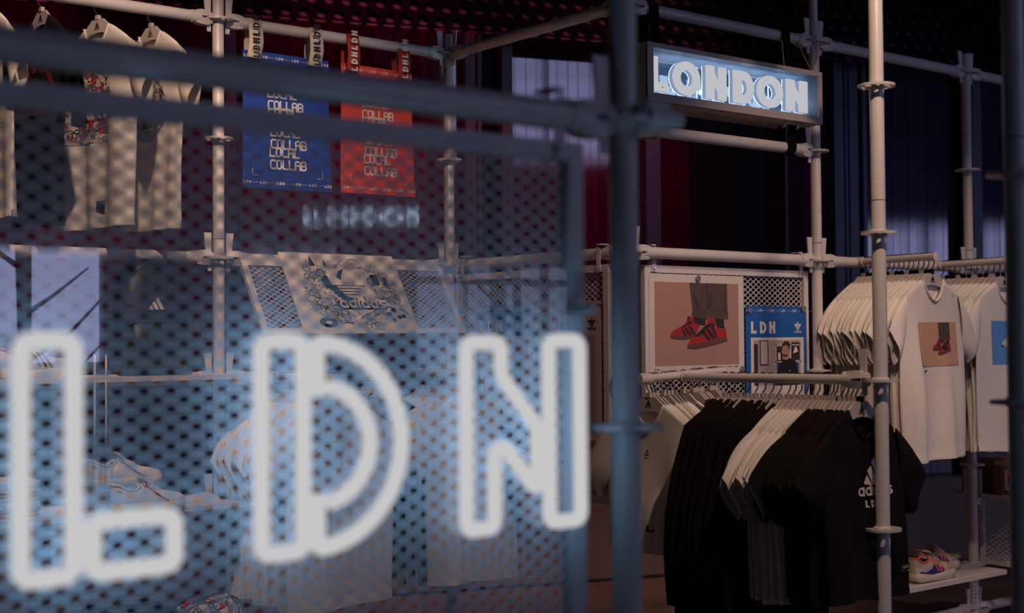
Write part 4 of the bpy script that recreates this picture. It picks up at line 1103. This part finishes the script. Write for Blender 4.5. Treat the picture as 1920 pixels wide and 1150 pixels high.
# ---- t-shirts on the top rail, upper left
spec = [(-2.155, 'tee_big', 0, 'white t-shirt with thin black street drawing, leftmost on the top rail'),
        (-1.935, 'tee_led', 1, 'black t-shirt with red arched lettering on the top rail'),
        (-1.711, 'tee_big', 2, 'white t-shirt with red and black collage print on the top rail'),
        (-1.488, 'tee_big', 3, 'white t-shirt with round black print, nearest the blue banner')]
for i, (x, kd, ix, lb_) in enumerate(spec):
    rz = -PI/2+(.10, .06, .22, .12)[i]; loc = (x, 1.213, top)
    hanger(loc, rz, 'pale hanger of the %s' % ('leftmost white t-shirt', 'black t-shirt with red letters', 'collage print t-shirt', 't-shirt beside the blue banner')[i], 'hangers on the top rail', True, HKW)
    e, g = garment(kd, ix, 't_shirt', lb_, 't-shirt', loc, rz, 't-shirts on the top rail')
    rd = random.Random(50+i)
    if i == 0: decal_strokes(e, g, 'street_print', ink, doodle(rd, -.12, .12, -.42, -.27, 70)+[([(-.1, -.30), (.10, -.30), (.10, -.34), (-.1, -.34)], .003, True), ([(-.12, -.42), (.1, -.40)], .004, False), ([(-.12, -.41), (.1, -.385)], .002, False)])
    if i == 1:
        m_ = MB(); f_ = lambda a, b: g.front_at(a, b, .0045)
        v, fcs = text_geo("FISH & CHIPS", 1); wmax = max(abs(a) for a, b in v)
        def arch(x, y):
            th = x/wmax*1.25; r_ = .145+y*.045
            return f_(r_*math.sin(th), -.45+r_*math.cos(th))
        m_.add([arch(x, y) for x, y in v], fcs); put_text(m_, "LONDON'S FAMOUS TAKEAWAY", .020, 0, -.475, f_)
        m_.obj('red_lettering', inkred, e, recalc=False)
        grey_ = mat('grey_print', (.10, .09, .09), .7)
        decal_strokes(e, g, 'fish_drawing', grey_, doodle(rd, -.10, .10, -.44, -.34, 70, .0018)+[(arc(0, -.39, .11, .045, 0, 360, 20)[:-1], .002, True), ([(-.15, -.515), (.15, -.515), (.15, -.495), (-.15, -.495)], .0015, True)])
        m_ = MB(); put_text(m_, 'FISH & LONDON STREET ST LONDON', .013, 0, -.511, f_); put_text(m_, 'Something Fishy, London', .012, 0, -.535, f_); m_.obj('small_lettering', grey_, e, recalc=False)
    if i == 2:
        cream_ = mat('print_cream', (.62, .56, .48), .8)
        decal_grid(e, g, 'collage_ground', cream_, -.215, .10, -.56, -.26)
        decal_strokes(e, g, 'collage_lines', ink, doodle(rd, -.205, .09, -.55, -.27, 300, .0028), .004)
        decal_strokes(e, g, 'collage_red', inkred, doodle(rd, -.19, .08, -.54, -.28, 44, .010), .0048)
        s_, wd_, st_ = adidas_strokes(.055)
        decal_strokes(e, g, 'word_ground', ink, [([(-.15, -.44), (.06, -.44)], .075, False)], .0052)
        decal_strokes(e, g, 'word_print', inkw, [([(x-wd_/2-.045, z-.47) for x, z in p], st_, cl) for p, cl in s_], .006)
        hem_label(e, g, .02, -.83, .06, .034)
    if i == 3:
        st = [s_ for s_ in doodle(rd, -.12, .12, -.53, -.29, 360, .0026) if (s_[0][0][0]/.12)**2+((s_[0][0][1]+.41)/.125)**2 < 1]
        decal_strokes(e, g, 'round_print', ink, st+[(arc(0, -.41, .125, .128, 0, 360, 30)[:-1], .003, True)])
        s_, wd_, st_ = adidas_strokes(.034)
        decal_strokes(e, g, 'word_ground', ink, [([(-.09, -.415), (.09, -.415)], .05, False)], .005)
        decal_strokes(e, g, 'word_print', inkw, [([(x-wd_/2, z-.433) for x, z in p], st_, cl) for p, cl in s_], .0058)

# ---- racks seen through the neon mesh
def back_rack(X, y1, n, kind, label_arm, desc, cat='t-shirt', nm='t_shirt', z=1.41, coll=True):
    arm_rail(label_arm, (X, 1.20, z), (X, y1, z+.003), .0165)
    for i in range(n):
        y = 1.15-(1.15-y1-.02)*i/(n-1); rz = rg.uniform(-.06, .06); k = n-1-i
        w_ = 'frontmost' if k == 0 else '%s from the front' % ORD[k]
        hanger((X, y, z+.002), rz, 'hanger: %s, %s' % (desc, w_), 'hangers of the %s' % desc)
        garment(kind, i, nm, '%s, %s on its rail' % (desc, w_), cat, (X, y, z+.002), rz, desc+' behind the neon')
back_rack(-.93, .66, 12, 'tee_big', 'clothes rail arm behind the neon D, left of the dark hoodies', 'white t-shirt behind neon D')
back_rack(-.20, .76, 9, 'tee_big', 'clothes rail arm behind the neon N, right of the dark hoodies', 'white t-shirt just left of neon N')
back_rack(-.52, .98, 5, 'hoodie_short', 'clothes rail arm with dark hoodies between neon D and N', 'dark hoodie between neon D and N', 'hoodie', 'hoodie')

# ------------------------------------------------------------------ banners
strap_w = mat('cream_ribbon', (.62, .56, .47), .7); strap_r = mat('red_ribbon', (.36, .025, .02), .7)
def banner(label, x0, W, zt, zb, cloth, ribbon, tx, bow, rz=0):
    e = empty('banner', label, 'banner', (x0, 1.213, 0), rz, 'hanging LOCAL COLLAB banners')
    def fr(x, z, off=0):
        t = (zt-z)/(zt-zb); return (x, bow*math.sin(PI*x/W)+.018*math.sin(5*x+2*t)*t-.012*t-off, z)
    n, k = 14, 16; vs = []
    for off in (0, -.0012): vs += [fr(W*i/n, zt-(zt-zb)*j/k, off) for j in range(k+1) for i in range(n+1)]
    q_ = (n+1)*(k+1); fs = [(b+j*(n+1)+i, b+j*(n+1)+i+1, b+(j+1)*(n+1)+i+1, b+(j+1)*(n+1)+i) for b in (0, q_) for j in range(k) for i in range(n)]
    MB().add(vs, fs).obj('cloth', cloth, e, True, recalc=False)
    m_ = MB(); f_ = lambda x, z: fr(x, z, .0025); f3 = f_
    P, wd = ldn_polys(.070); put_polys(m_, [[(x*.95, z) for x, z in p] for p in P], f_, .035, zt-.155)
    put_polys(m_, trefoil_polys(.055), f_, W-.075, zt-.125)
    for zz in (zt-.028, zb+.018):
        for i in range(6):
            PP, w2 = ldn_polys(.013); xx = .004+i*(W-.04)/5; put_polys(m_, PP, f_, xx, zz)
            if i < 5:
                for j in range(4): m_.poly([(xx+.040+j*.008, zz+.005), (xx+.043+j*.008, zz+.005), (xx+.043+j*.008, zz+.008), (xx+.040+j*.008, zz+.008)], f_)
    h = .0058; row = [(-.085+zt*0, 0)]
    zc = zb+.085; sh = (0, .004, -.006, -.010, -.008, -.012)
    for r in range(5):
        put_pixels(m_, 'COLLAB', W*.30+sh[r], zc, .0052, h, f3); put_pixels(m_, 'LOCAL', W*.30+sh[r]-.002, zc+.053, .0052, h, f3)
        zc += .083 if r else .089
    for sx, xx in ((1, .045), (-1, W-.045)): m_.ribbon([(xx+sx*.028, zb+.055), (xx, zb+.055), (xx, zb+.085)], .0022, f_)
    m_.obj('print', inkw, e, recalc=False)
    for sx in (tx):
        wv = .066; s_ = MB(); vs = []; fs = []; sk_ = .02
        path = [(.034, zt-.03), (.040, zt+.03), (.034, top-.01)]+[(.0275*math.cos(a), top+.0275*math.sin(a)) for a in [PI*k_/8 for k_ in range(9)]]+[(-.036, top-.02), (-.046, zt+.03), (-.022+bow, zt-.035)]
        for i, (y, z) in enumerate(path):
            xo = sx+sk_*(1-i/len(path))*1.2
            vs += [(xo, y, z), (xo+wv, y, z), (xo, y*1.06+.001, z+.001), (xo+wv, y*1.06+.001, z+.001)]
        for i in range(len(path)-1):
            a, b = 4*i, 4*i+4; fs += [(a, a+1, b+1, b), (a+2, b+2, b+3, a+3), (a, b, b+2, a+2), (a+1, a+3, b+3, b+1)]
        sp = s_.add(vs, fs).obj('strap', ribbon, e, True)
        t_ = MB()
        for k_, (zz, yy) in enumerate(((zt-.02, -.042), (zt+.075, -.045))):
            PP, w2 = ldn_polys(.034)
            t_ = MB()
            for p in PP: t_.poly([(sx+.016+(.034-z_), zz+x_*.95-.018) for x_, z_ in p], lambda a_, b_: (a_, -.052-.0*b_, b_))
            t_.obj('strap_print', ink if ribbon is strap_w else inkw, sp, recalc=False)
    return e
banner('blue cloth banner printed LOCAL COLLAB on cream LDN straps', -1.077, .420, 2.800, 2.215, bluec, strap_w, (.005, .300), -.004)
banner('red cloth banner printed LOCAL COLLAB on red LDN straps', -.592, .392, 2.800, 2.222, redc, strap_r, (.005, .285), -.010, .04)

# ------------------------------------------------------------------ shelves, left bay
def shelf(label, x0, x1, y0, y1, z, th=.018, edge=.03, infill=False, material=paint2):
    e = empty('shelf', label, 'shelf', (x0, y0, z), 0, 'white metal shelves')
    W, Dp = x1-x0, y1-y0
    for (c, d) in (((W/2, .0125, -th/2), (W, .025, th)), ((W/2, Dp-.0125, -th/2), (W, .025, th)), ((.0125, Dp/2, -th/2), (.025, Dp-.05, th)), ((W-.0125, Dp/2, -th/2), (.025, Dp-.05, th))):
        o = MB().box((0, 0, 0), d).obj('frame_bar', material, e); o.location = c
    if infill:
        o = mesh_infill(W-.04, Dp-.04, e); o.rotation_euler = (-PI/2, 0, 0); o.location = (.02, .02, -.004)
        o.rotation_euler = (PI/2, 0, 0); o.scale = (1, 1, -1)
    else:
        o = MB().box((0, 0, 0), (W-.05, Dp-.05, .006)).obj('top_sheet', material, e); o.location = (W/2, Dp/2, -.003)
    return e
shelf('white shelf under the black backpack and running shoes', -2.36, -1.155, .98, 1.42, 1.428)
shelf('white shelf under the pair of white leather sneakers', -2.36, -1.19, .98, 1.42, .915)
shelf('low shelf with folded t-shirts at bottom left', -2.36, -1.19, .80, 1.55, .36)
# clamps of the shelves on the post
for z, lv in ((1.41, 'upper'), (.91, 'middle'), (.41, 'lower')):
    ledger((-2.381, 1.213, z), P3(A, z), 'rail under the %s left shelf' % lv)

# black backpack
bk = mat('black_nylon', (.014, .013, .016), .45, var=.2, scale=12, bump=.3, bscale=60)
e = empty('backpack', 'black backpack with white bars logo standing on the upper shelf', 'backpack', (-1.50, 1.20, 1.428), .0)
def loft(secs, seg=20, power=2.6):
    """stacked superellipse sections (z, cx, cy, rx, ry)"""
    m_ = MB(); vs = []; fs = []
    for (z, cx, cy, rx, ry) in secs:
        for k in range(seg):
            a = 2*PI*k/seg; c, s_ = math.cos(a), math.sin(a)
            vs.append((cx+rx*math.copysign(abs(c)**(2/power), c), cy+ry*math.copysign(abs(s_)**(2/power), s_), z))
    n = len(secs)
    for i in range(n-1):
        for k in range(seg): fs.append((i*seg+k, i*seg+(k+1) % seg, (i+1)*seg+(k+1) % seg, (i+1)*seg+k))
    fs.append(tuple(range(seg))[::-1]); fs.append(tuple((n-1)*seg+k for k in range(seg)))
    return m_.add(vs, fs)
loft([(0, 0, 0, .12, .07), (.012, 0, 0, .14, .085), (.08, 0, -.005, .15, .095), (.22, 0, 0, .148, .09), (.34, 0, .005, .138, .08), (.42, 0, .012, .115, .065), (.46, 0, .02, .08, .045), (.472, 0, .02, .04, .02)], 24, 3).obj('body', bk, e, True)
loft([(.03, 0, -.085, .10, .018), (.04, 0, -.09, .12, .03), (.12, 0, -.092, .124, .034), (.2, 0, -.088, .12, .03), (.215, 0, -.082, .10, .018)], 20, 3).obj('front_pocket', bk, e, True)
MB().tube([(-.118, -.10, .21), (-.06, -.118, .216), (.06, -.118, .216), (.118, -.10, .21)], .004, 8).obj('zip', mat('dark_zip', (.05, .05, .055), .3), e, True)
MB().tube([(-.13, -.03, .35), (-.09, -.055, .42), (0, -.05, .465), (.09, -.055, .42), (.13, -.03, .35)], .003, 8).obj('zip', MATS['dark_zip'], e, True)
MB().tube([(-.035, .03, .46), (-.02, .03, .495), (.02, .03, .495), (.035, .03, .46)], .008, 8).obj('grab_handle', bk, e, True)
for s_ in (-1, 1): MB().tube([(s_*.06, .07, .42), (s_*.085, .12, .32), (s_*.08, .12, .15), (s_*.10, .07, .03)], .014, 8, sx=1.6).obj('shoulder_strap', bk, e, True)
m_ = MB(); put_polys(m_, bars_polys(.062), lambda x, z: (x, -.112, z), -.012, .262); lo = m_.obj('logo', inkw, e, recalc=False); lo.location = (0, .022, 0)

# drawstrings hanging over the shelf edge
for x, lb_ in ((-1.822, 'left'), (-1.778, 'right')):
    pts = [(x, .97, 1.515), (x-.002, .965, 1.43), (x-.003, .962, 1.30), (x-.006, .96, 1.14 if lb_ == 'left' else 1.125)]
    o = MB().tube(pts, .0045 if lb_ == 'left' else .0038, 8).obj('drawstring', cotw, None, True)
    tag(o, 'white drawstring hanging over the upper shelf edge, %s of two' % lb_, 'drawstring', 'white drawstrings')

# ------------------------------------------------------------------ shoes
def sneaker(name, label, loc, rz, mats, L=.29, stripes=3, chunky=False, group=None, flip=1, sc=1):
    """sneaker pointing +X, heel at the origin"""
    up_m, sole_m, line_m, lace_m, acc_m, toe_m = mats[:6]
    e = empty(name, label, 'sneaker', loc, rz, group); e.scale = (sc, sc*flip, sc)
    sh = .034 if chunky else .026; b0 = sh-.006
    # length, half width, height of collar edge or vamp, open (1) or closed over (0)
    S_ = [(.0, .020, .078, 1), (.015, .029, .082, 1), (.05, .034, .080, 1), (.12, .037, .068, 1), (.20, .038, .058, 1), (.28, .038, .060, 1), (.34, .039, .072, 1), (.39, .040, .084, 0),
          (.46, .042, .080, 0), (.54, .044, .070, 0), (.62, .047, .060, 0), (.70, .049, .052, 0), (.78, .050, .047, 0), (.86, .047, .043, 0), (.92, .041, .038, 0), (.965, .030, .031, 0), (.99, .017, .024, 0)]
    n = len(S_)
    def at_t(t):
        t = max(0, min(.99, t))
        for i in range(n-1):
            if S_[i][0] <= t <= S_[i+1][0]: break
        a_ = (t-S_[i][0])/(S_[i+1][0]-S_[i][0])
        return [S_[i][k]*(1-a_)+S_[i+1][k]*a_ for k in range(4)]
    def side(t, f, o=0, sg=-1):
        """point on the shell at length t, fraction f from sole (0) to collar or ridge (1)"""
        _, hw, zt, op = at_t(t); an = PI*f*.5
        yo, zo = hw*(1+.05*math.sin(PI*f)-.30*f*f), zt*f
        yc, zc = hw*max(0, math.cos(an))**.72, zt*math.sin(an)**.85
        y = yo*op+yc*(1-op); z = zo*op+zc*(1-op)
        return (t*L-(.006*math.sin(PI*f*.6) if t < .02 else 0), sg*(y+o*(1-.5*f)), b0+z+o*f)
    sg_ = 9; vs = []; fs = []
    for (t, hw, zt, op) in S_:
        vs += [side(t, k/sg_, 0, 1) for k in range(sg_+1)]+[side(t, k/sg_, 0, -1) for k in range(sg_, -1, -1)]
    N = 2*(sg_+1)
    for i in range(n-1):
        for k in range(N-1):
            if k == sg_ and S_[i+1][3]: continue
            fs.append((i*N+k, i*N+k+1, (i+1)*N+k+1, (i+1)*N+k))
    fs.append(tuple(range(N))); fs.append(tuple((n-1)*N+k for k in range(N))[::-1])
    MB().add(vs, fs).obj('upper', up_m, e, True, .0002)
    ring = [(-.006, 0)]+[(t*L, hw+.004) for t, hw, _, _ in S_]+[(L*1.005, 0)]+[(t*L, -hw-.004) for t, hw, _, _ in S_][::-1]
    vs = []; N = len(ring)
    for lev, ins in ((0, .93), (.006, 1), (sh*.55, .985 if not chunky else 1.05), (sh, 1.0), (sh+.003, .95)):
        for (x, y) in ring:
            rock = .014*max(0, (x/L-.80)/.20)**2+.005*max(0, (.08-x/L)/.08)
            wob = 1 if not chunky else 1+.16*math.cos(x/L*8)
            vs.append((L*.5+(x-L*.5)*(1-(1-ins)*.3), y*ins, lev*wob+rock*(1-lev/(sh+.003)*.6)))
    fs = [(l*N+i, l*N+(i+1) % N, (l+1)*N+(i+1) % N, (l+1)*N+i) for l in range(4) for i in range(N)]
    fs += [tuple(range(N))[::-1], tuple(4*N+i for i in range(N))]
    MB().add(vs, fs).obj('sole', sole_m, e, 50)
    MB().add([(L*(.20+.17*math.cos(2*PI*k/16)), .030*math.sin(2*PI*k/16), sh+.012) for k in range(16)], [tuple(range(16))]).obj('insole', mat('shoe_lining', (.10, .09, .09), .9), e)
    edge = [side(t, 1, 0, 1) for t in (.37, .34, .28, .20, .12, .05, .015)]+[(-.004, 0, b0+.082)]+[side(t, 1, 0, -1) for t in (.015, .05, .12, .20, .28, .34, .37)]
    MB().tube(edge, .0055, 8).obj('collar', acc_m, e, True)
    MB().tube([(L*.56, 0, b0+.066), (L*.47, 0, b0+.083), (L*.40, 0, b0+.098), (L*.372, 0, b0+.104), (L*.355, 0, b0+.107)], [.018, .022, .025, .026, .018], 16, sx=1, sz=.24).obj('tongue', up_m if not chunky else toe2(mats), e, True)
    for k in range(5):
        t = .41+k*.048
        MB().tube([side(t, .60, .003, 1), side(t-.006, .80, .004, 1), (L*(t-.012), 0, side(t-.012, 1)[2]+.005), side(t-.006, .80, .004, -1), side(t, .60, .003, -1)], .003, 6).obj('lace', lace_m, e, True)
    for s_ in (-1, 1): MB().tube([(L*.40, 0, b0+.096), (L*.39, s_*.018, b0+.102), (L*.43, s_*.032, b0+.088), (L*.41, s_*.010, b0+.094)], .0026, 6).obj('lace', lace_m, e, True)
    def patch(name_, material, rows, o=.0012):
        vs = [side(t, f, o) for row in rows for t, f in row]; q_ = len(rows[0])
        fs = [(a*q_+b, a*q_+b+1, (a+1)*q_+b+1, (a+1)*q_+b) for a in range(len(rows)-1) for b in range(q_-1)]
        return MB().add(vs, fs).obj(name_, material, e, True)
    if stripes:
        for k in range(3):
            t0 = .44+.075*k; patch('stripe', line_m, [[(t0+.05-.12*j/6-.017, .10+.58*j/6), (t0+.05-.12*j/6, .10+.58*j/6), (t0+.05-.12*j/6+.017, .10+.58*j/6)] for j in range(7)], .0022)
        patch('overlay', toe_m, [[(.05+.60*j/12, .02), (.05+.60*j/12, .12), (.05+.60*j/12, .24+.10*math.sin(PI*j/12)+(.06 if j % 4 == 1 else 0))] for j in range(13)], .0014)
        patch('toe_cap', mats[6] if len(mats) > 6 else toe_m, [[(.70+.285*j/8, .02), (.70+.285*j/8, .25), (.70+.285*j/8, .5), (.70+.285*j/8, .72)] for j in range(9)], .0014)
    else:
        ln = [(.385+.33*j/11, .62*(1-j/11)**1.1+.10) for j in range(12)]
        patch('stripe', line_m, [[(t, f), (t+.003, f+.060)] for t, f in ln], .0016); patch('stripe', inkred, [[(t, f-.050), (t, f)] for t, f in ln], .0016)
        m_ = MB(); put_polys(m_, trefoil_polys(.026), lambda x, z: side(.055+x/L, .66+z*7, .0015), 0, 0); m_.obj('heel_logo', mat('print_navy', (.02, .03, .09), .6), e, recalc=False)
    return e
def toe2(m): return m[7] if len(m) > 7 else m[0]
wl = mat('white_leather', (.70, .67, .62), .45, var=.04); wsole = mat('off_white_rubber', (.62, .59, .53), .6)
navyp = mat('navy_stripe', (.03, .03, .09), .5)
ml = (wl, wsole, navyp, wl, wl, wl)
sneaker('sneaker', 'white leather sneaker with navy and red line, raised on clear block', (-1.800, 1.09, 1.008), -.05, ml, .29, 0, group='white leather sneakers')
sneaker('sneaker', 'white leather sneaker with navy and red line, lower front one', (-1.730, 1.02, .915), -.04, ml, .285, 0, group='white leather sneakers')
o = MB().box((0, 0, .0465), (.115, .16, .093)).obj('display_block', clearblock); o.location = (-1.800, 1.12, .915)
tag(o, 'clear acrylic block carrying the raised white sneaker', 'display block')
o = MB().box((0, 0, .035), (.09, .10, .07)).obj('display_block', mat('white_block', (.6, .57, .52), .5)); o.location = (-1.555, 1.16, .915)
MB().box((0, -.0505, .035), (.08, .001, .004)).obj('edge_line', tabm, o)
tag(o, 'small white display block behind the toe of the white sneaker', 'display block')
mr = (mat('pale_grey_knit', (.58, .55, .52), .7, var=.1, scale=80), wsole, shblk, inkw, mat('coral_trim', (.62, .10, .08), .6), mat('cream_suede', (.55, .42, .28), .8))
sneaker('sneaker', 'pale chunky running shoe on upper shelf, right one behind neon L', (-2.165+.03, 1.10, 1.428), -.05, mr, .285, 3, True, 'pale running shoes')
sneaker('sneaker', 'pale chunky running shoe on upper shelf, cut by left edge', (-2.345, 1.24, 1.428), -.05, mr, .285, 3, True, 'pale running shoes')

# folded t-shirts
def folded(label, loc, rz, W, Dp, h, material, group, seed):
    r = random.Random(seed); e = empty('folded_t_shirt', label, 't-shirt', loc, rz, group); m_ = MB(); secs = []
    loft([(0, 0, 0, W*.49, Dp*.49), (h*.12, 0, 0, W*.5, Dp*.5), (h*.3, 0, 0, W*.495, Dp*.49), (h*.42, 0, 0, W*.48, Dp*.475), (h*.5, 0, 0, W*.5, Dp*.5), (h*.8, 0, 0, W*.5, Dp*.5), (h*.97, 0, 0, W*.47, Dp*.46), (h, 0, 0, W*.40, Dp*.38)], 28, 7).obj('body', material, e, True)
    return e
for i in range(5):
    folded('white folded t-shirt in the stack behind neon L, %s from bottom' % ORD[i], (-2.13+.004*(i % 2), 1.13, .9165+i*.0285), .02*(i % 3-1), .25, .27, .0283, cotw if i != 1 else mat('speckled_cotton', (.35, .33, .31), .9, var=.6, scale=120), 'folded t-shirts behind neon L', i)
kt = folded('black folded t-shirt with adidas LDN print, low shelf', (-1.585, 1.18, .362), -.02, .30, .40, .05, cotk, None, 9)
bl = folded('black folded t-shirt under the adidas LDN one, low shelf', (-1.585, 1.18, .31+.0), 0, .30, .40, .05, cotk, None, 8) if False else None
m_ = MB(); f_ = lambda x, z: (x, z, .0512)
s_, wd_, st_ = adidas_strokes(.05)
for p, cl in s_: m_.ribbon([(x-wd_/2, z-.02) for x, z in p], st_, f_, cl)
P, wd_ = ldn_polys(.042); put_polys(m_, [[(x*1.2, z) for x, z in p] for p in P], f_, -.055, -.10); put_polys(m_, bars_polys(.15), f_, 0, .065)
m_.obj('print', inkw, kt, recalc=False); kt.scale = (1, 1, 1); kt.location = (-1.54, 1.30, .362+.075)
st2 = folded('black folded t-shirt beneath the adidas LDN one on low shelf', (-1.54, 1.30, .362), .0, .31, .41, .074, cotk, None, 6)
# crumpled collage t-shirt
e = empty('folded_t_shirt', 'rumpled white t-shirt with red and black print, bottom left', 't-shirt', (-1.28, 1.17, .362), -.15)
rd = random.Random(77); n, k = 26, 20; vs = []
def heap(i, j):
    x = -.17+.34*i/n; y = -.20+.40*j/k; d = max(abs(x)/.17, abs(y)/.20)
    z = .165*max(0, 1-d**5)*(.65+.35*math.cos((x-.03)*8))+.012*math.sin(x*40+y*12)*(1-d)+.010*math.sin(y*35-x*9)
    return (x, y, max(.001, z))
vs = [heap(i, j) for j in range(k+1) for i in range(n+1)]
MB().add(vs, [(j*(n+1)+i, j*(n+1)+i+1, (j+1)*(n+1)+i+1, (j+1)*(n+1)+i) for j in range(k) for i in range(n)]).obj('body', cotw, e, True)
def hp(x, y, o=.004):
    p = heap((x+.17)/.34*n, (y+.20)/.40*k); return (p[0], p[1]-o*.5, p[2]+o)
m_ = MB()
for pts, wd, cl in doodle(rd, -.13, .14, -.17, .05, 260, .0035): m_.ribbon(pts, wd, lambda x, z: hp(x, z), cl)
m_.ribbon([(-.06, -.02), (.11, -.05)], .05, lambda x, z: hp(x, z, .0045)); m_.obj('collage_lines', ink, e, recalc=False)['kind'] = 'stuff'
m_ = MB()
for pts, wd, cl in doodle(rd, -.12, .14, -.15, .05, 30, .009): m_.ribbon(pts, wd, lambda x, z: hp(x, z, .0055), cl)
m_.ribbon([(-.15, -.12), (-.08, -.02), (.02, .06)], .014, lambda x, z: hp(x, z, .0055)); m_.obj('collage_red', inkred, e, recalc=False)['kind'] = 'stuff'
m_ = MB(); s_, wd_, st_ = adidas_strokes(.045)
for p, cl in s_: m_.ribbon([(x-wd_/2+.03, z-.115) for x, z in p], st_, lambda x, z: hp(x, z, .007), cl)
m_.obj('word_print', inkw, e, recalc=False)

# ------------------------------------------------------------------ bottom right: mesh shelf, shoes, basket, boxes
shelf('white mesh shelf carrying colourful running shoes', 1.34, 2.335, -.22, .02+.20, .41, .022, infill=True)
beige_m = mat('beige_mesh_knit', (.56, .47, .37), .75, var=.12, scale=90); ecru = mat('ecru_rubber', (.58, .50, .42), .6); orange = mat('neon_coral', (.85, .16, .09), .5); royal = mat('royal_blue_suede', (.03, .03, .20), .7)
olive = mat('olive_suede', (.34, .31, .20), .8, var=.1, scale=60)
mc = (beige_m, ecru, orange, beige_m, orange, royal, olive, beige_m)
sneaker('sneaker', 'beige running shoe with coral stripes and blue heel, front left one', (1.665, -.14, .412), -.03, mc, .295, 3, True, 'beige running shoes on the mesh shelf', sc=1.02)
sneaker('sneaker', 'beige running shoe with coral stripes and blue heel, rear right one', (1.895, -.01, .412), -.03, mc, .295, 3, True, 'beige running shoes on the mesh shelf', sc=1.02)
mesh_panel('small mesh basket side at bottom right below the shoe boxes', (2.45, -.004, .757), -PI/2, .36, .352, 0, (), .022, .016)
o = MB().box((0, 0, 0), (.05, .03, .035)).lathe((-.028, -.0, 0), [(.016, -.008), (.016, .008)], 12, 'Y').obj('bracket', paint2); o.location = (2.425, -.0, .72)
tag(o, 'white bracket tying the mesh basket to the rear right post', 'bracket')
o = MB().box((0, 0, .21), (.008, .10, .42)).obj('basket_side', paint2); o.location = (2.47, .05, .46)
tag(o, 'white upright plate left of the cardboard shoe boxes', 'panel')
card = mat('brown_cardboard', (.25, .14, .085), .75, var=.1, scale=14)
def carton(label, x, y, z, W, Dp, h, pr_=True):
    e = empty('shoe_box', label, 'box', (x, y, z), 0, 'cardboard shoe boxes')
    MB().box((0, 0, h*.38), (W, Dp, h*.76)).obj('body', card, e); MB().box((0, 0, h*.87), (W+.008, Dp+.008, h*.26)).obj('lid', card, e)
    if pr_:
        MB().box((-W/2-.005, -Dp*.12, h*.5), (.001, Dp*.46, h*.66)).obj('label', paper, e)
        m_ = MB().poly([(-Dp*.20, h*.3), (Dp*.02, h*.3), (Dp*.02, h*.72), (-Dp*.08, h*.72), (-Dp*.1, h*.5)], lambda a, b: (-W/2-.0065, a, b)); m_.obj('label_print', inkred, e, recalc=False)
    return e
carton('cardboard shoe box with white label and red picture, right edge', 2.66, -.13, .755, .30, .17, .15)
carton('plain cardboard shoe box beside the labelled one, right edge', 2.70, .07, .755, .30, .19, .165, False)
# basket floor under the boxes
shelf('mesh basket floor under the cardboard shoe boxes', 2.46, 3.1, -.36, .2, .752, .016, infill=False)
shelf('lower shelf inside the mesh basket', 2.46, 3.1, -.36, .2, .43, .016, infill=False)

# ------------------------------------------------------------------ track spotlights
blk = mat('black_lamp_metal', (.01, .01, .01), .5); lens = emis('warm_lens', (1, .82, .62), 6)
for i, (p, aim, watts, cone) in enumerate(SPOTS):
    d = (Vector(aim)-Vector(p)); rot = d.to_track_quat('-Z', 'Y').to_euler()
    e = empty('track_spotlight', 'black ceiling spotlight aimed at the %s' % ('front rail', 'shoe print rack', 'rightmost rack', 'top rail t-shirts', 'racks behind the neon', 'sneaker shelves', 'back wall plinth, added fill')[i], 'spotlight', p, 0, 'ceiling spotlights')
    e.rotation_euler = rot
    MB().lathe((0, 0, 0), [(.0, .14), (.045, .14), (.05, .12), (.05, -.01), (.046, -.01), (.046, .004), (0, .004)], 24).obj('housing', blk, e, 40)
    MB().lathe((0, 0, 0), [(.0, .003), (.03, .003), (.03, .0), (0, .0)], 20).obj('lens', lens, e)
    MB().tube([(0, 0, .12), (0, 0, .3)], .01, 8).obj('stem', blk, e)
    l = bpy.data.lights.new('spot', 'SPOT'); l.energy = watts; l.color = WARM; l.spot_size = math.radians(cone); l.spot_blend = .55; l.shadow_soft_size = .028
    o = bpy.data.objects.new('spot', l); COL.objects.link(o); o.parent = e; o.location = (0, 0, -.03)
